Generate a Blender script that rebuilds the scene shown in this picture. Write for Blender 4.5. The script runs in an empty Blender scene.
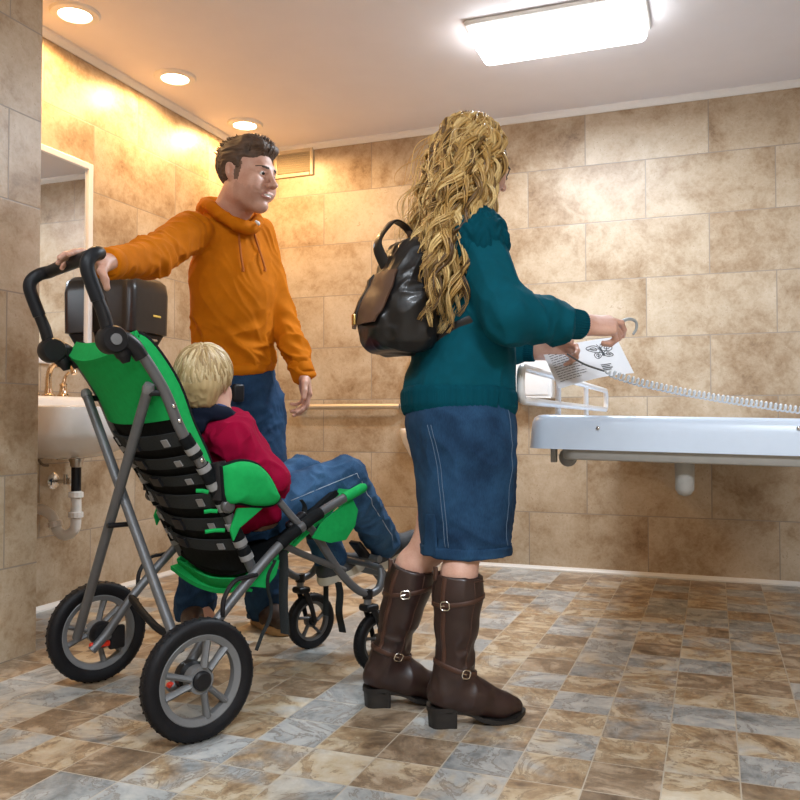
# Accessible restroom: man, woman and a boy in a pushchair beside a changing bench.
import bpy, math, random
import numpy as np
random.seed(7); RNG = np.random.default_rng(7)
sc = bpy.context.scene
COL = sc.collection
V3 = lambda *a: np.array(a, float)
def nrm(v):
    v = np.asarray(v, float); return v/np.linalg.norm(v)

# ---------------------------------------------------------------- camera maths
FPX = 830.0; PITCH = math.atan(21/FPX); CZ = 0.79; YAW = math.radians(20.67)
CY, SY = math.cos(YAW), math.sin(YAW)
def ray(x, y):
    a = (x-400)/FPX; b = (400-y)/FPX
    return V3(a, math.cos(PITCH)-b*math.sin(PITCH), b*math.cos(PITCH)+math.sin(PITCH))
def at(x, y, F):            # survey point: sight line (x, y) at distance F ahead of the camera; frame X right, F ahead, Z up
    r = ray(x, y); return r/r[1]*F + V3(0, 0, CZ)
def onfloor(x, y, z=0.0):
    r = ray(x, y); return r*((z-CZ)/r[2]) + V3(0, 0, CZ)
def room(P):                # survey frame -> room frame (u along the back wall, v towards it)
    P = np.asarray(P, float)
    return np.stack([P[..., 0]*CY-P[..., 1]*SY, P[..., 0]*SY+P[..., 1]*CY, P[..., 2]], -1)
def on_u(x, y, u):          # point of the plane u = const seen at x, y, in room frame
    r = ray(x, y); k = u/(r[0]*CY-r[1]*SY); return room(r*k+V3(0, 0, CZ))
def on_v(x, y, v):
    r = ray(x, y); k = v/(r[0]*SY+r[1]*CY); return room(r*k+V3(0, 0, CZ))

# ---------------------------------------------------------------- materials
class NT:
    def __init__(s, name):
        s.m = bpy.data.materials.new(name); s.m.use_nodes = True
        s.t = s.m.node_tree; s.b = s.t.nodes['Principled BSDF']
    def n(s, typ, **kw):
        x = s.t.nodes.new(typ)
        for k, v in kw.items(): setattr(x, k, v)
        return x
    def l(s, a, b): s.t.links.new(a, b)
    def val(s, sock, v):
        if hasattr(v, 'node'): s.l(v, sock)
        else: sock.default_value = v
    def math(s, op, a, b=None, c=None):
        x = s.n('ShaderNodeMath', operation=op)
        s.val(x.inputs[0], a)
        if b is not None: s.val(x.inputs[1], b)
        if c is not None: s.val(x.inputs[2], c)
        return x.outputs[0]
    def noise(s, vec, scale, detail=4, rough=.55, w=None, dist=0):
        x = s.n('ShaderNodeTexNoise')
        if w is not None:
            x.noise_dimensions = '4D'; s.val(x.inputs['W'], w)
        if vec is not None: s.l(vec, x.inputs['Vector'])
        x.inputs['Scale'].default_value = scale; x.inputs['Detail'].default_value = detail
        x.inputs['Roughness'].default_value = rough; x.inputs['Distortion'].default_value = dist
        return x.outputs['Fac']
    def ramp(s, fac, stops):
        x = s.n('ShaderNodeValToRGB'); s.l(fac, x.inputs[0]); e = x.color_ramp.elements
        while len(e) < len(stops): e.new(.5)
        for q, (p, c) in zip(e, stops):
            q.position = p; q.color = (*c, 1) if len(c) == 3 else c
        return x.outputs[0]
    def mix(s, fac, a, b, mode='MIX'):
        x = s.n('ShaderNodeMix', data_type='RGBA', blend_type=mode)
        s.val(x.inputs[0], fac)
        for i, v in ((6, a), (7, b)):
            if hasattr(v, 'node'): s.l(v, x.inputs[i])
            else: x.inputs[i].default_value = (*v, 1)
        return x.outputs[2]
    def bump(s, h, strength=.2, dist=.002):
        x = s.n('ShaderNodeBump'); x.inputs['Strength'].default_value = strength; x.inputs['Distance'].default_value = dist
        s.l(h, x.inputs['Height']); s.l(x.outputs[0], s.b.inputs['Normal'])
    def objco(s, scale=None):
        x = s.n('ShaderNodeTexCoord'); o = x.outputs['Object']
        if scale is not None:
            mp = s.n('ShaderNodeMapping'); mp.inputs['Scale'].default_value = scale; s.l(o, mp.inputs[0]); o = mp.outputs[0]
        return o
def mat(name, c, rough=.5, metal=0, var=.12, scale=40, bump=0, bscale=None, spec=None, sheen=0, coat=0, stretch=None, bdist=.002):
    t = NT(name); b = t.b
    b.inputs['Roughness'].default_value = rough; b.inputs['Metallic'].default_value = metal
    if spec is not None: b.inputs['Specular IOR Level'].default_value = spec
    if sheen: b.inputs['Sheen Weight'].default_value = sheen; b.inputs['Sheen Roughness'].default_value = .5
    if coat: b.inputs['Coat Weight'].default_value = coat; b.inputs['Coat Roughness'].default_value = .1
    co = t.objco(stretch)
    f = t.noise(co, scale, 4)
    t.l(t.ramp(f, [(.25, tuple(x*(1-var) for x in c)), (.75, tuple(min(1, x*(1+var)) for x in c))]), b.inputs['Base Color'])
    if bump: t.bump(t.noise(co, bscale or scale, 5), bump, bdist)
    return t.m
def emit(name, c, s):
    t = NT(name); t.b.inputs['Base Color'].default_value = (.9, .9, .9, 1)
    t.b.inputs['Emission Color'].default_value = (*c, 1); t.b.inputs['Emission Strength'].default_value = s
    return t.m
def denim(name, dark, light, seed=0.0):
    t = NT(name); co = t.objco()
    big = t.noise(co, 9, 3, .6, w=seed); fine = t.noise(t.objco((500, 500, 90)), 1, 2, .6)
    f = t.math('ADD', t.math('MULTIPLY', big, .75), t.math('MULTIPLY', fine, .25))
    t.l(t.ramp(f, [(.33, dark), (.68, light)]), t.b.inputs['Base Color'])
    t.b.inputs['Roughness'].default_value = .85; t.b.inputs['Specular IOR Level'].default_value = .2
    t.bump(fine, .25, .001); return t.m
def attr_mat(name, stops, rough=.4, attr='tone', stretch=(200, 200, 30)):
    t = NT(name); a = t.n('ShaderNodeAttribute', attribute_name=attr)
    f = t.math('ADD', t.math('MULTIPLY', a.outputs['Fac'], .8), t.math('MULTIPLY', t.noise(t.objco(stretch), 1, 3), .2))
    t.l(t.ramp(f, stops), t.b.inputs['Base Color']); t.b.inputs['Roughness'].default_value = rough
    return t.m

# ---------------------------------------------------------------- mesh builder
class MB:
    def __init__(s): s.v = []; s.f = []; s.mi = []
    def add(s, v, f, mi=0):
        o = len(s.v); s.v += [tuple(map(float, p)) for p in v]; s.f += [tuple(int(i)+o for i in q) for q in f]; s.mi += [mi]*len(f); return s
    def box(s, lo, hi, mi=0):
        (a, b, c), (d, e, f) = lo, hi
        return s.add([(a, b, c), (d, b, c), (d, e, c), (a, e, c), (a, b, f), (d, b, f), (d, e, f), (a, e, f)],
                     [(3, 2, 1, 0), (4, 5, 6, 7), (0, 1, 5, 4), (1, 2, 6, 5), (2, 3, 7, 6), (3, 0, 4, 7)], mi)
    def rings(s, rings, closed=True, cap=True, mi=0):      # rings: list of (n,3)
        n = len(rings[0]); v = [p for r in rings for p in r]; f = []
        for i in range(len(rings)-1):
            for j in range(n if closed else n-1):
                k = (j+1) % n; f.append((i*n+j, i*n+k, (i+1)*n+k, (i+1)*n+j))
        if cap and closed:
            f.append(tuple(range(n-1, -1, -1))); m = (len(rings)-1)*n; f.append(tuple(m+j for j in range(n)))
        return s.add(v, f, mi)
    def tube(s, pts, r, n=10, mi=0, cap=True, smooth=0, flat=None, closed=False):
        pts = np.array(pts, float)
        r = np.broadcast_to(np.asarray(r, float), (len(pts),)) if np.ndim(r) else np.full(len(pts), float(r))
        if smooth: pts, r = spline(pts, r, smooth)
        T = np.gradient(pts, axis=0); T /= np.linalg.norm(T, axis=1)[:, None]+1e-12
        u = nrm(np.cross(T[0], (0, 0, 1) if abs(T[0][2]) < .9 else (1, 0, 0)))
        if flat is not None: u = nrm(np.cross(T[0], flat[1]))
        R = []; ang = np.arange(n)/n*2*math.pi
        for i, (p, t) in enumerate(zip(pts, T)):
            u = nrm(u-t*(u@t)); w = np.cross(t, u)
            ru, rw = (r[i], r[i]) if flat is None else (r[i], r[i]*flat[0])
            R.append([p+ru*math.cos(a)*u+rw*math.sin(a)*w for a in ang])
        return s.rings(R, True, cap, mi)
    def lathe(s, prof, o=(0, 0, 0), axis=(0, 0, 1), n=32, mi=0, cap=True):
        ax = nrm(axis); u = nrm(np.cross(ax, (0, 0, 1) if abs(ax[2]) < .9 else (1, 0, 0))); w = np.cross(ax, u); o = np.array(o, float)
        ang = np.arange(n)/n*2*math.pi
        return s.rings([[o+ax*h+max(r, 1e-5)*(math.cos(a)*u+math.sin(a)*w) for a in ang] for r, h in prof], True, cap, mi)
    def rbox(s, c, size, r=.01, R=None, n=4, mi=0, ez=None):    # rounded box
        hx, hy, hz = [q/2 for q in size]; r = min(r, hx*.999, hy*.999, hz*.999); rings = []
        def ring(ins, z):
            o = []
            for (sx, sy, a0) in ((1, 1, 0), (-1, 1, 90), (-1, -1, 180), (1, -1, 270)):
                for k in range(n+1):
                    a = math.radians(a0+90*k/n); rr = max(r-ins, 1e-5)
                    o.append((sx*(hx-r)+rr*math.cos(a), sy*(hy-r)+rr*math.sin(a), z))
            return o
        for k in range(n+1):
            a = math.pi/2*k/n; rings.append(ring(r*(1-math.sin(a)), -hz+r*(1-math.cos(a))))
        for k in range(n+1):
            a = math.pi/2*k/n; rings.append(ring(r*(1-math.cos(a)), hz-r+r*math.sin(a)))
        M = np.eye(3) if R is None else np.array(R); c = np.array(c, float)
        return s.rings([[c+M@np.array(p) for p in q] for q in rings], True, True, mi)
    def sheet(s, G, th, mi=0):        # G (n,m,3) surface grid thickened along its normals
        G = np.array(G, float); du = np.gradient(G, axis=0); dv = np.gradient(G, axis=1)
        N = np.cross(du, dv); N /= np.linalg.norm(N, axis=2)[..., None]+1e-12
        n, m = G.shape[:2]; A = G+N*th/2; B = G-N*th/2
        v = list(A.reshape(-1, 3))+list(B.reshape(-1, 3)); k = n*m; f = []
        for i in range(n-1):
            for j in range(m-1):
                a = i*m+j; f.append((a, a+m, a+m+1, a+1)); f.append((k+a, k+a+1, k+a+m+1, k+a+m))
        for i in range(n-1):
            a = i*m; f.append((a, k+a, k+a+m, a+m)); a = i*m+m-1; f.append((a, a+m, k+a+m, k+a))
        for j in range(m-1):
            f.append((j, j+1, k+j+1, k+j)); a = (n-1)*m+j; f.append((a, k+a, k+a+1, a+1))
        return s.add(v, f, mi)
    def prism(s, poly, d, mi=0):      # planar polygon (n,3) extruded by vector d
        P = [np.array(p, float) for p in poly]; d = np.array(d, float); n = len(P)
        return s.add(P+[p+d for p in P], [tuple(range(n-1, -1, -1)), tuple(range(n, 2*n))]+[(i, (i+1) % n, n+(i+1) % n, n+i) for i in range(n)], mi)
    def build(s, name, m, parent=None, smooth=40, local=None, bevel=0):
        return mk(name, s.v, s.f, m, parent, smooth, s.mi, local, bevel)
def mk(name, v, f, m, parent=None, smooth=40, mi=None, local=None, bevel=0, tone=None):
    v = np.asarray(v, float)
    if local is not None: v = local(v)
    me = bpy.data.meshes.new(name); me.from_pydata(v.tolist(), [], [tuple(map(int, q)) for q in f])
    for x in (m if isinstance(m, (list, tuple)) else [m]): me.materials.append(x)
    if mi is not None and max(mi, default=0) > 0: me.polygons.foreach_set('material_index', np.array(mi, np.int32))
    if tone is not None:
        a = me.attributes.new('tone', 'FLOAT', 'POINT'); a.data.foreach_set('value', np.asarray(tone, np.float32))
    import bmesh
    bm = bmesh.new(); bm.from_mesh(me)
    if bevel:
        es = [e for e in bm.edges if len(e.link_faces) == 2 and e.calc_face_angle(0) > .6]
        bmesh.ops.bevel(bm, geom=es, offset=bevel, segments=2, affect='EDGES', profile=.5)
    if len(bm.faces) < 60000: bmesh.ops.recalc_face_normals(bm, faces=bm.faces)
    if smooth:
        lim = math.radians(smooth)
        for q in bm.faces: q.smooth = True
        if smooth < 180:
            for e in bm.edges:
                if len(e.link_faces) != 2 or e.calc_face_angle(0) > lim: e.smooth = False
    bm.to_mesh(me); bm.free(); me.update()
    o = bpy.data.objects.new(name, me); COL.objects.link(o)
    if parent is not None: o.parent = parent
    return o
def spline(P, r, k):
    P = np.array(P, float); r = np.array(r, float)
    Q = np.vstack([2*P[0]-P[1], P, 2*P[-1]-P[-2]]); q = np.concatenate([[r[0]], r, [r[-1]]]); o = []; ro = []
    for i in range(len(P)-1):
        a, b, c, d = Q[i:i+4]
        for t in np.arange(k)/k:
            o.append(.5*(2*b+(c-a)*t+(2*a-5*b+4*c-d)*t*t+(3*b-a-3*c+d)*t**3)); ro.append(q[i+1]*(1-t)+q[i+2]*t)
    o.append(P[-1]); ro.append(r[-1]); return np.array(o), np.array(ro)
def thing(name, label, cat, loc=(0, 0, 0), rz=0, group=None):
    o = bpy.data.objects.new(name, None); COL.objects.link(o); o.empty_display_size = .1
    o.location = tuple(map(float, loc)); o.rotation_euler = (0, 0, rz); return tag(o, label, cat, group)
def tag(o, label, cat=None, group=None):
    o['label'] = label
    if cat: o['category'] = cat
    if group: o['group'] = group
    return o
def struct(o): o['kind'] = 'structure'; return o

# ---------------------------------------------------------------- distance-field modelling
def vnoise(P, seed=0):
    P = np.asarray(P, float); i = np.floor(P).astype(np.int64); f = P-i; f = f*f*(3-2*f)
    def h(x, y, z):
        n = (x*73856093) ^ (y*19349663) ^ (z*83492791) ^ (seed*2654435761 & 0xffffffff)
        n = (n ^ (n >> 13))*1274126177 & 0xffffffff; n = (n ^ (n >> 16))*2246822519 & 0xffffffff
        return ((n >> 8) & 0xffff)/32768.0-1
    o = 0
    for a in (0, 1):
        for b in (0, 1):
            for c in (0, 1):
                o = o+h(i[:, 0]+a, i[:, 1]+b, i[:, 2]+c)*(f[:, 0] if a else 1-f[:, 0])*(f[:, 1] if b else 1-f[:, 1])*(f[:, 2] if c else 1-f[:, 2])
    return o
def smin(a, b, k):
    if k <= 0: return np.minimum(a, b)
    h = np.maximum(k-np.abs(a-b), 0)/k; return np.minimum(a, b)-h*h*k*.25
class SDF:
    def __init__(s): s.ops = []
    def _a(s, fn, k, op): s.ops.append((fn, k, op)); return s
    def rc(s, a, b, ra, rb, k=.02, op='u'):
        a = np.asarray(a, float); b = np.asarray(b, float); ba = b-a; L = max(ba@ba, 1e-9)
        def fn(P):
            t = np.clip((P-a)@ba/L, 0, 1); return np.linalg.norm(P-a-t[:, None]*ba, axis=1)-(ra+(rb-ra)*t)
        return s._a(fn, k, op)
    def chain(s, pts, rs, k=.02, op='u'):
        for i in range(len(pts)-1): s.rc(pts[i], pts[i+1], rs[i], rs[i+1], k, op)
        return s
    def el(s, c, r, R=None, k=.02, op='u'):
        c = np.asarray(c, float); r = np.asarray(r, float); M = np.eye(3) if R is None else np.asarray(R)
        def fn(P):
            q = (P-c)@M; k0 = np.linalg.norm(q/r, axis=1); k1 = np.linalg.norm(q/(r*r), axis=1)+1e-9
            return np.where(k0 < .2, k0*r.min()-r.min(), k0*(k0-1)/k1)
        return s._a(fn, k, op)
    def box(s, c, h, R=None, rad=.01, k=.01, op='u'):
        c = np.asarray(c, float); h = np.asarray(h, float)-rad; M = np.eye(3) if R is None else np.asarray(R)
        def fn(P):
            q = np.abs((P-c)@M)-h; return np.linalg.norm(np.maximum(q, 0), axis=1)+np.minimum(q.max(1), 0)-rad
        return s._a(fn, k, op)
    def sec(s, st, R=None, o=(0, 0, 0), k=.02, op='u', p=2.0, cap=.012):    # stations (t, cx, cy, rx, ry) along the local z of R
        st = np.array(sorted(st), float); M = np.eye(3) if R is None else np.asarray(R); o = np.asarray(o, float)
        tt = np.linspace(st[0, 0], st[-1, 0], 160)
        cur = [np.interp(tt, st[:, 0], st[:, i]) for i in range(1, 5)]
        w = np.exp(-.5*(np.arange(-14, 15)/5.0)**2); w /= w.sum()
        cur = [np.convolve(np.pad(c, 14, mode='reflect', reflect_type='odd'), w, 'valid') for c in cur]
        def fn(P):
            q = (P-o)@M; t = q[:, 2]; cx, cy, rx, ry = [np.interp(t, tt, c) for c in cur]
            a = np.abs((q[:, 0]-cx)/rx); b = np.abs((q[:, 1]-cy)/ry)
            g = (a**p+b**p)**(1/p); gr = np.sqrt((a/rx)**2+(b/ry)**2)/(np.sqrt(a*a+b*b)+1e-6)
            d = (g-1)/np.maximum(gr, 1/np.maximum(rx, ry))
            return -smin(-d, -np.maximum(tt[0]-t, t-tt[-1]), cap)
        return s._a(fn, k, op)
    def plane(s, p, n, k=.004):       # keeps the side the normal points away from
        p = np.asarray(p, float); n = nrm(n); return s._a(lambda P: (P-p)@n, k, 'i')
    def add(s, other, k=.02, op='u'): return s._a(other, k, op)
    def sub(s, other, c, rad, k=.02):       # a detailed piece that only matters inside a ball
        c = np.asarray(c, float)
        def fn(P):
            d = np.linalg.norm(P-c, axis=1)-rad; m = d < .03; o = np.maximum(d, 0)+.02
            if m.any(): o[m] = other(P[m])
            return o
        return s._a(fn, k, 'u')
    def __call__(s, P):
        d = None
        for fn, k, op in s.ops:
            e = fn(P)
            d = e if d is None else smin(d, e, k) if op == 'u' else -smin(-d, e, k) if op == 's' else -smin(-d, -e, k)
        return d
def ev(fn, P, ch=400000):
    return np.concatenate([fn(P[i:i+ch]) for i in range(0, len(P), ch)]) if len(P) else np.zeros(0)
def grad(fn, P, e=.0015):
    K = np.array([(1, -1, -1), (-1, -1, 1), (-1, 1, -1), (1, 1, 1)], float)
    g = sum(k[None]*ev(fn, P+k*e)[:, None] for k in K); return g/(np.linalg.norm(g, axis=1)[:, None]+1e-12)
def sdf_mesh(fn, lo, hi, h, proj=2):
    lo = np.asarray(lo, float); hi = np.asarray(hi, float); B = 8
    nb = np.ceil((hi-lo)/(B*h)).astype(int); gi = np.stack(np.meshgrid(*[np.arange(n) for n in nb], indexing='ij'), -1).reshape(-1, 3)
    d = ev(fn, lo+(gi+.5)*B*h); keep = gi[np.abs(d) < B*h*1.35]
    dim = nb*B+1; G = np.full(dim, 9., np.float32); M = np.zeros(dim, bool); C = np.zeros(dim, bool)
    for b in keep*B:
        M[b[0]:b[0]+B+1, b[1]:b[1]+B+1, b[2]:b[2]+B+1] = True; C[b[0]:b[0]+B, b[1]:b[1]+B, b[2]:b[2]+B] = True
    idx = np.argwhere(M); G[M] = ev(fn, lo+idx*h)
    ci = np.argwhere(C); off = [(a, b, c) for a in (0, 1) for b in (0, 1) for c in (0, 1)]
    val = np.stack([G[ci[:, 0]+a, ci[:, 1]+b, ci[:, 2]+c] for a, b, c in off], 1); ng = (val < 0).sum(1)
    act = (ng > 0) & (ng < 8); ci = ci[act]; val = val[act]
    acc = np.zeros((len(ci), 3)); cnt = np.zeros(len(ci)); offa = np.array(off, float)
    for i in range(8):
        for j in range(i+1, 8):
            if abs(offa[i]-offa[j]).sum() == 1:
                x = (val[:, i] < 0) != (val[:, j] < 0); t = val[:, i]/(val[:, i]-val[:, j]+1e-12)
                acc[x] += offa[i]+(offa[j]-offa[i])*t[x, None]; cnt[x] += 1
    V = lo+(ci+acc/cnt[:, None])*h
    I = np.full(dim, -1, np.int32); I[ci[:, 0], ci[:, 1], ci[:, 2]] = np.arange(len(ci)); faces = []
    for ax in range(3):
        e = np.zeros(3, int); e[ax] = 1; o1 = np.zeros(3, int); o1[(ax+1) % 3] = 1; o2 = np.zeros(3, int); o2[(ax+2) % 3] = 1
        p = ci[(ci > 0).all(1)]
        a = G[tuple(p.T)]; b = G[tuple((p+e).T)]; x = ((a < 0) != (b < 0)); p = p[x]; fl = (a < 0)[x]
        q = np.stack([I[tuple((p-o1-o2).T)], I[tuple((p-o2).T)], I[tuple(p.T)], I[tuple((p-o1).T)]], 1)
        ok = (q >= 0).all(1); q = q[ok]; fl = fl[ok]; q[~fl] = q[~fl][:, ::-1]; faces.append(q)
    Fc = np.concatenate(faces)
    for _ in range(proj):
        V = V-np.clip(ev(fn, V), -h, h)[:, None]*grad(fn, V)*.9
    return V, Fc
def sdf_obj(name, fn, lo, hi, h, m, parent=None, local=None, disp=None, mi=None, tone=None):
    V, Fc = sdf_mesh(fn, lo, hi, h)
    if disp is not None:
        N = grad(fn, V, .003); V = V+N*disp(V)[:, None]
    ids = None
    if mi is not None: ids = mi(V[Fc].mean(1)).astype(np.int32)
    return mk(name, V, Fc, m, parent, 180, ids.tolist() if ids is not None else None, local, 0, None if tone is None else tone(V))
def frame(z, x=None):       # rotation matrix with columns x, y, z
    z = nrm(z); x = np.array((1, 0, 0) if x is None else x, float); y = nrm(np.cross(z, x)); return np.stack([np.cross(y, z), y, z], 1)
def folds(P, axis, across=30, along=5, seed=0, warp=.35):      # long ridges running along axis
    M = frame(axis, (.3, .9, .2)); q = np.asarray(P)@M
    w = vnoise(P*9, seed+5)*warp
    n = vnoise(np.stack([q[:, 0]*across+w*4, q[:, 1]*across, q[:, 2]*along+w], 1), seed)
    return 1-2*np.abs(n)**.8
WARM_E, COOL_E, FILL_E, FILL2_E, EXPO = 30, 40, 96, 18, 0.08
# ================================================================ room shell
U_NICHE, U_PIL, V_PIL, V_BACK, HC = -2.625, -2.18, 2.24, 4.41, 2.44
U_R, V_REAR = 2.3, -1.7
def tile_wall(name, axis, a0, z0, warm=0.0):
    t = NT(name); g = t.n('ShaderNodeNewGeometry'); sp = t.n('ShaderNodeSeparateXYZ'); t.l(g.outputs['Position'], sp.inputs[0])
    a = sp.outputs[axis]; z = sp.outputs[2]; W, H = .61, .305
    r = t.math('DIVIDE', t.math('SUBTRACT', z, z0), H); row = t.math('FLOOR', r); fr = t.math('SUBTRACT', r, row)
    c = t.math('ADD', t.math('DIVIDE', t.math('SUBTRACT', a, a0), W), t.math('MULTIPLY', t.math('MODULO', t.math('ADD', row, 20), 2), .5))
    col = t.math('FLOOR', c); fc = t.math('SUBTRACT', c, col)
    dx = t.math('MULTIPLY', t.math('MINIMUM', fc, t.math('SUBTRACT', 1, fc)), W); dz = t.math('MULTIPLY', t.math('MINIMUM', fr, t.math('SUBTRACT', 1, fr)), H)
    dm = t.math('MINIMUM', dx, dz); grout = t.math('LESS_THAN', dm, .0024)
    idn = t.n('ShaderNodeTexWhiteNoise', noise_dimensions='2D'); cb = t.n('ShaderNodeCombineXYZ'); t.l(col, cb.inputs[0]); t.l(row, cb.inputs[1]); t.l(cb.outputs[0], idn.inputs['Vector'])
    w = t.math('MULTIPLY', idn.outputs['Value'], 37.0)
    big = t.noise(g.outputs['Position'], 3.2, 5, .62, w=w, dist=.6); mid = t.noise(g.outputs['Position'], 15, 9, .72, w=w, dist=1.0)
    fine = t.noise(g.outputs['Position'], 70, 4, .7, w=w)
    f = t.math('ADD', t.math('MULTIPLY', big, .55), t.math('ADD', t.math('MULTIPLY', mid, .27), t.math('MULTIPLY', fine, .18)))
    f = t.math('ADD', f, t.math('MULTIPLY', t.math('SUBTRACT', idn.outputs['Value'], .5), .035))
    base = t.ramp(f, [(.33, (.15, .086, .042)), (.425, (.33, .225, .130)), (.50, (.455, .35, .236)), (.60, (.57, .475, .355)), (.70, (.44, .325, .205))])
    pits = t.math('MULTIPLY', t.math('GREATER_THAN', fine, .60), t.math('GREATER_THAN', mid, .52))
    base = t.mix(t.math('MULTIPLY', pits, .45), base, (.27, .155, .08))
    t.l(t.mix(grout, base, (.30, .25, .20)), t.b.inputs['Base Color'])
    t.b.inputs['Roughness'].default_value = .40
    h = t.math('ADD', t.math('MULTIPLY', t.math('MINIMUM', dm, .004), 200), t.math('MULTIPLY', mid, .35)); t.bump(h, .35, .0015)
    return t.m
def tile_floor():
    t = NT('floor stone tile'); g = t.n('ShaderNodeNewGeometry'); sp = t.n('ShaderNodeSeparateXYZ'); t.l(g.outputs['Position'], sp.inputs[0]); S = .1595
    def cell(x, o):
        c = t.math('DIVIDE', t.math('SUBTRACT', x, o), S); i = t.math('FLOOR', c); f = t.math('SUBTRACT', c, i)
        return i, t.math('MULTIPLY', t.math('MINIMUM', f, t.math('SUBTRACT', 1, f)), S)
    i, dx = cell(sp.outputs[0], FL_U); j, dy = cell(sp.outputs[1], FL_V); dm = t.math('MINIMUM', dx, dy)
    idn = t.n('ShaderNodeTexWhiteNoise', noise_dimensions='2D'); cb = t.n('ShaderNodeCombineXYZ'); t.l(i, cb.inputs[0]); t.l(j, cb.inputs[1]); t.l(cb.outputs[0], idn.inputs['Vector'])
    w = t.math('MULTIPLY', idn.outputs['Value'], 53.0)
    big = t.noise(g.outputs['Position'], 6, 6, .6, w=w, dist=1.6); mid = t.noise(g.outputs['Position'], 22, 6, .65, w=w, dist=.6)
    f = t.math('ADD', t.math('MULTIPLY', big, .7), t.math('MULTIPLY', mid, .3))
    grey = t.ramp(f, [(.36, (.15, .155, .15)), (.46, (.30, .31, .305)), (.55, (.42, .425, .41)), (.66, (.55, .53, .48))])
    tan = t.ramp(f, [(.36, (.16, .10, .055)), (.46, (.36, .25, .145)), (.54, (.52, .42, .285)), (.66, (.60, .54, .44))])
    brown = t.ramp(f, [(.36, (.12, .08, .05)), (.47, (.25, .175, .11)), (.56, (.42, .32, .22)), (.66, (.50, .44, .36))])
    v = idn.outputs['Value']
    v2 = t.math('ADD', v, t.math('MULTIPLY', t.math('SUBTRACT', t.noise(g.outputs['Position'], 4.5, 4, .6, w=w, dist=1.0), .5), 1.1))
    s1 = t.n('ShaderNodeMapRange'); t.l(v2, s1.inputs[0]); s1.inputs[1].default_value = .30; s1.inputs[2].default_value = .50
    s2 = t.n('ShaderNodeMapRange'); t.l(v2, s2.inputs[0]); s2.inputs[1].default_value = .66; s2.inputs[2].default_value = .80
    c = t.mix(s1.outputs[0], grey, tan); c = t.mix(s2.outputs[0], c, brown)
    vein = t.math('LESS_THAN', t.math('ABSOLUTE', t.math('SUBTRACT', big, .5)), .012); c = t.mix(t.math('MULTIPLY', vein, .45), c, (.16, .11, .07))
    t.l(t.mix(t.math('LESS_THAN', dm, .0016), c, (.46, .40, .32)), t.b.inputs['Base Color'])
    t.l(t.math('ADD', .22, t.math('MULTIPLY', mid, .22)), t.b.inputs['Roughness'])
    t.bump(t.math('ADD', t.math('MULTIPLY', t.math('MINIMUM', dm, .004), 200), t.math('MULTIPLY', mid, .6)), .3, .0015)
    return t.m
FL_U = room(onfloor(660, 800))[0]; FL_V = room(onfloor(465, 664))[1]
a_back = on_v(585, 130, V_BACK)[0]; a_nic = on_u(94, 150, U_NICHE)[1]
M_back = tile_wall('stone wall tile back', 0, a_back+.305, 0.0)
M_side = tile_wall('stone wall tile side', 1, a_nic, 0.0)
M_ceil = mat('ceiling paint', (.82, .79, .80), .85, var=.02, scale=6)
M_trim = mat('white trim paint', (.80, .78, .74), .45, var=.02)
struct(MB().box((-3.0, V_REAR-.2, -.1), (U_R+.2, V_BACK+.2, 0)).build('floor', tile_floor(), smooth=0))
struct(MB().box((-3.0, V_REAR-.2, HC), (U_R+.2, V_BACK+.2, HC+.1)).build('ceiling', M_ceil, smooth=0))
struct(MB().box((-3.0, V_BACK, 0), (U_R+.2, V_BACK+.2, HC)).build('wall_back', M_back, smooth=0))
struct(MB().box((U_NICHE-.2, V_PIL-.3, 0), (U_NICHE, V_BACK+.05, HC)).build('wall_left', M_side, smooth=0))
# the jutting wall beside the sink niche: its end face takes the same tile
def two_face(b):
    o = b; me = o.data
    for p in me.polygons:
        if abs(p.normal.y) > .9: p.material_index = 1
    return o
struct(two_face(MB().box((-2.95, V_REAR-.1, 0), (U_PIL, V_PIL, HC)).build('wall_left_front', [M_side, M_back], smooth=0)))
struct(MB().box((U_R, V_REAR-.1, 0), (U_R+.2, V_BACK+.1, HC)).build('wall_right', M_side, smooth=0))
struct(MB().box((-3.0, V_REAR-.2, 0), (U_R+.2, V_REAR, HC)).build('wall_rear', M_back, smooth=0))
def strip(name, a, b, nrm_, z0, h, d):      # a moulding from a to b
    a = V3(*a, 0); b = V3(*b, 0); n_ = V3(*nrm_, 0)
    prof = [(0, 0), (d, 0), (d, h*.35), (d*.55, h*.7), (d*.4, h), (0, h)] if z0 < 1 else [(0, h), (d, h), (d, h*.65), (d*.55, h*.3), (d*.4, 0), (0, 0)]
    R_ = [[p+n_*x+V3(0, 0, z0+z) for x, z in prof] for p in (a, b)]
    return struct(MB().rings(R_).build(name, M_trim, smooth=30))
strip('trim_1', (U_NICHE, V_BACK-.0), (U_R, V_BACK-.0), (0, -1), HC-.034, .034, .022)
strip('trim_2', (U_NICHE, V_PIL), (U_NICHE, V_BACK), (1, 0), HC-.034, .034, .022)
strip('baseboard_back', (U_NICHE, V_BACK), (U_R, V_BACK), (0, -1), 0, .022, .016)
strip('baseboard_left', (U_NICHE, V_PIL), (U_NICHE, V_BACK), (1, 0), 0, .022, .016)

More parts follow.
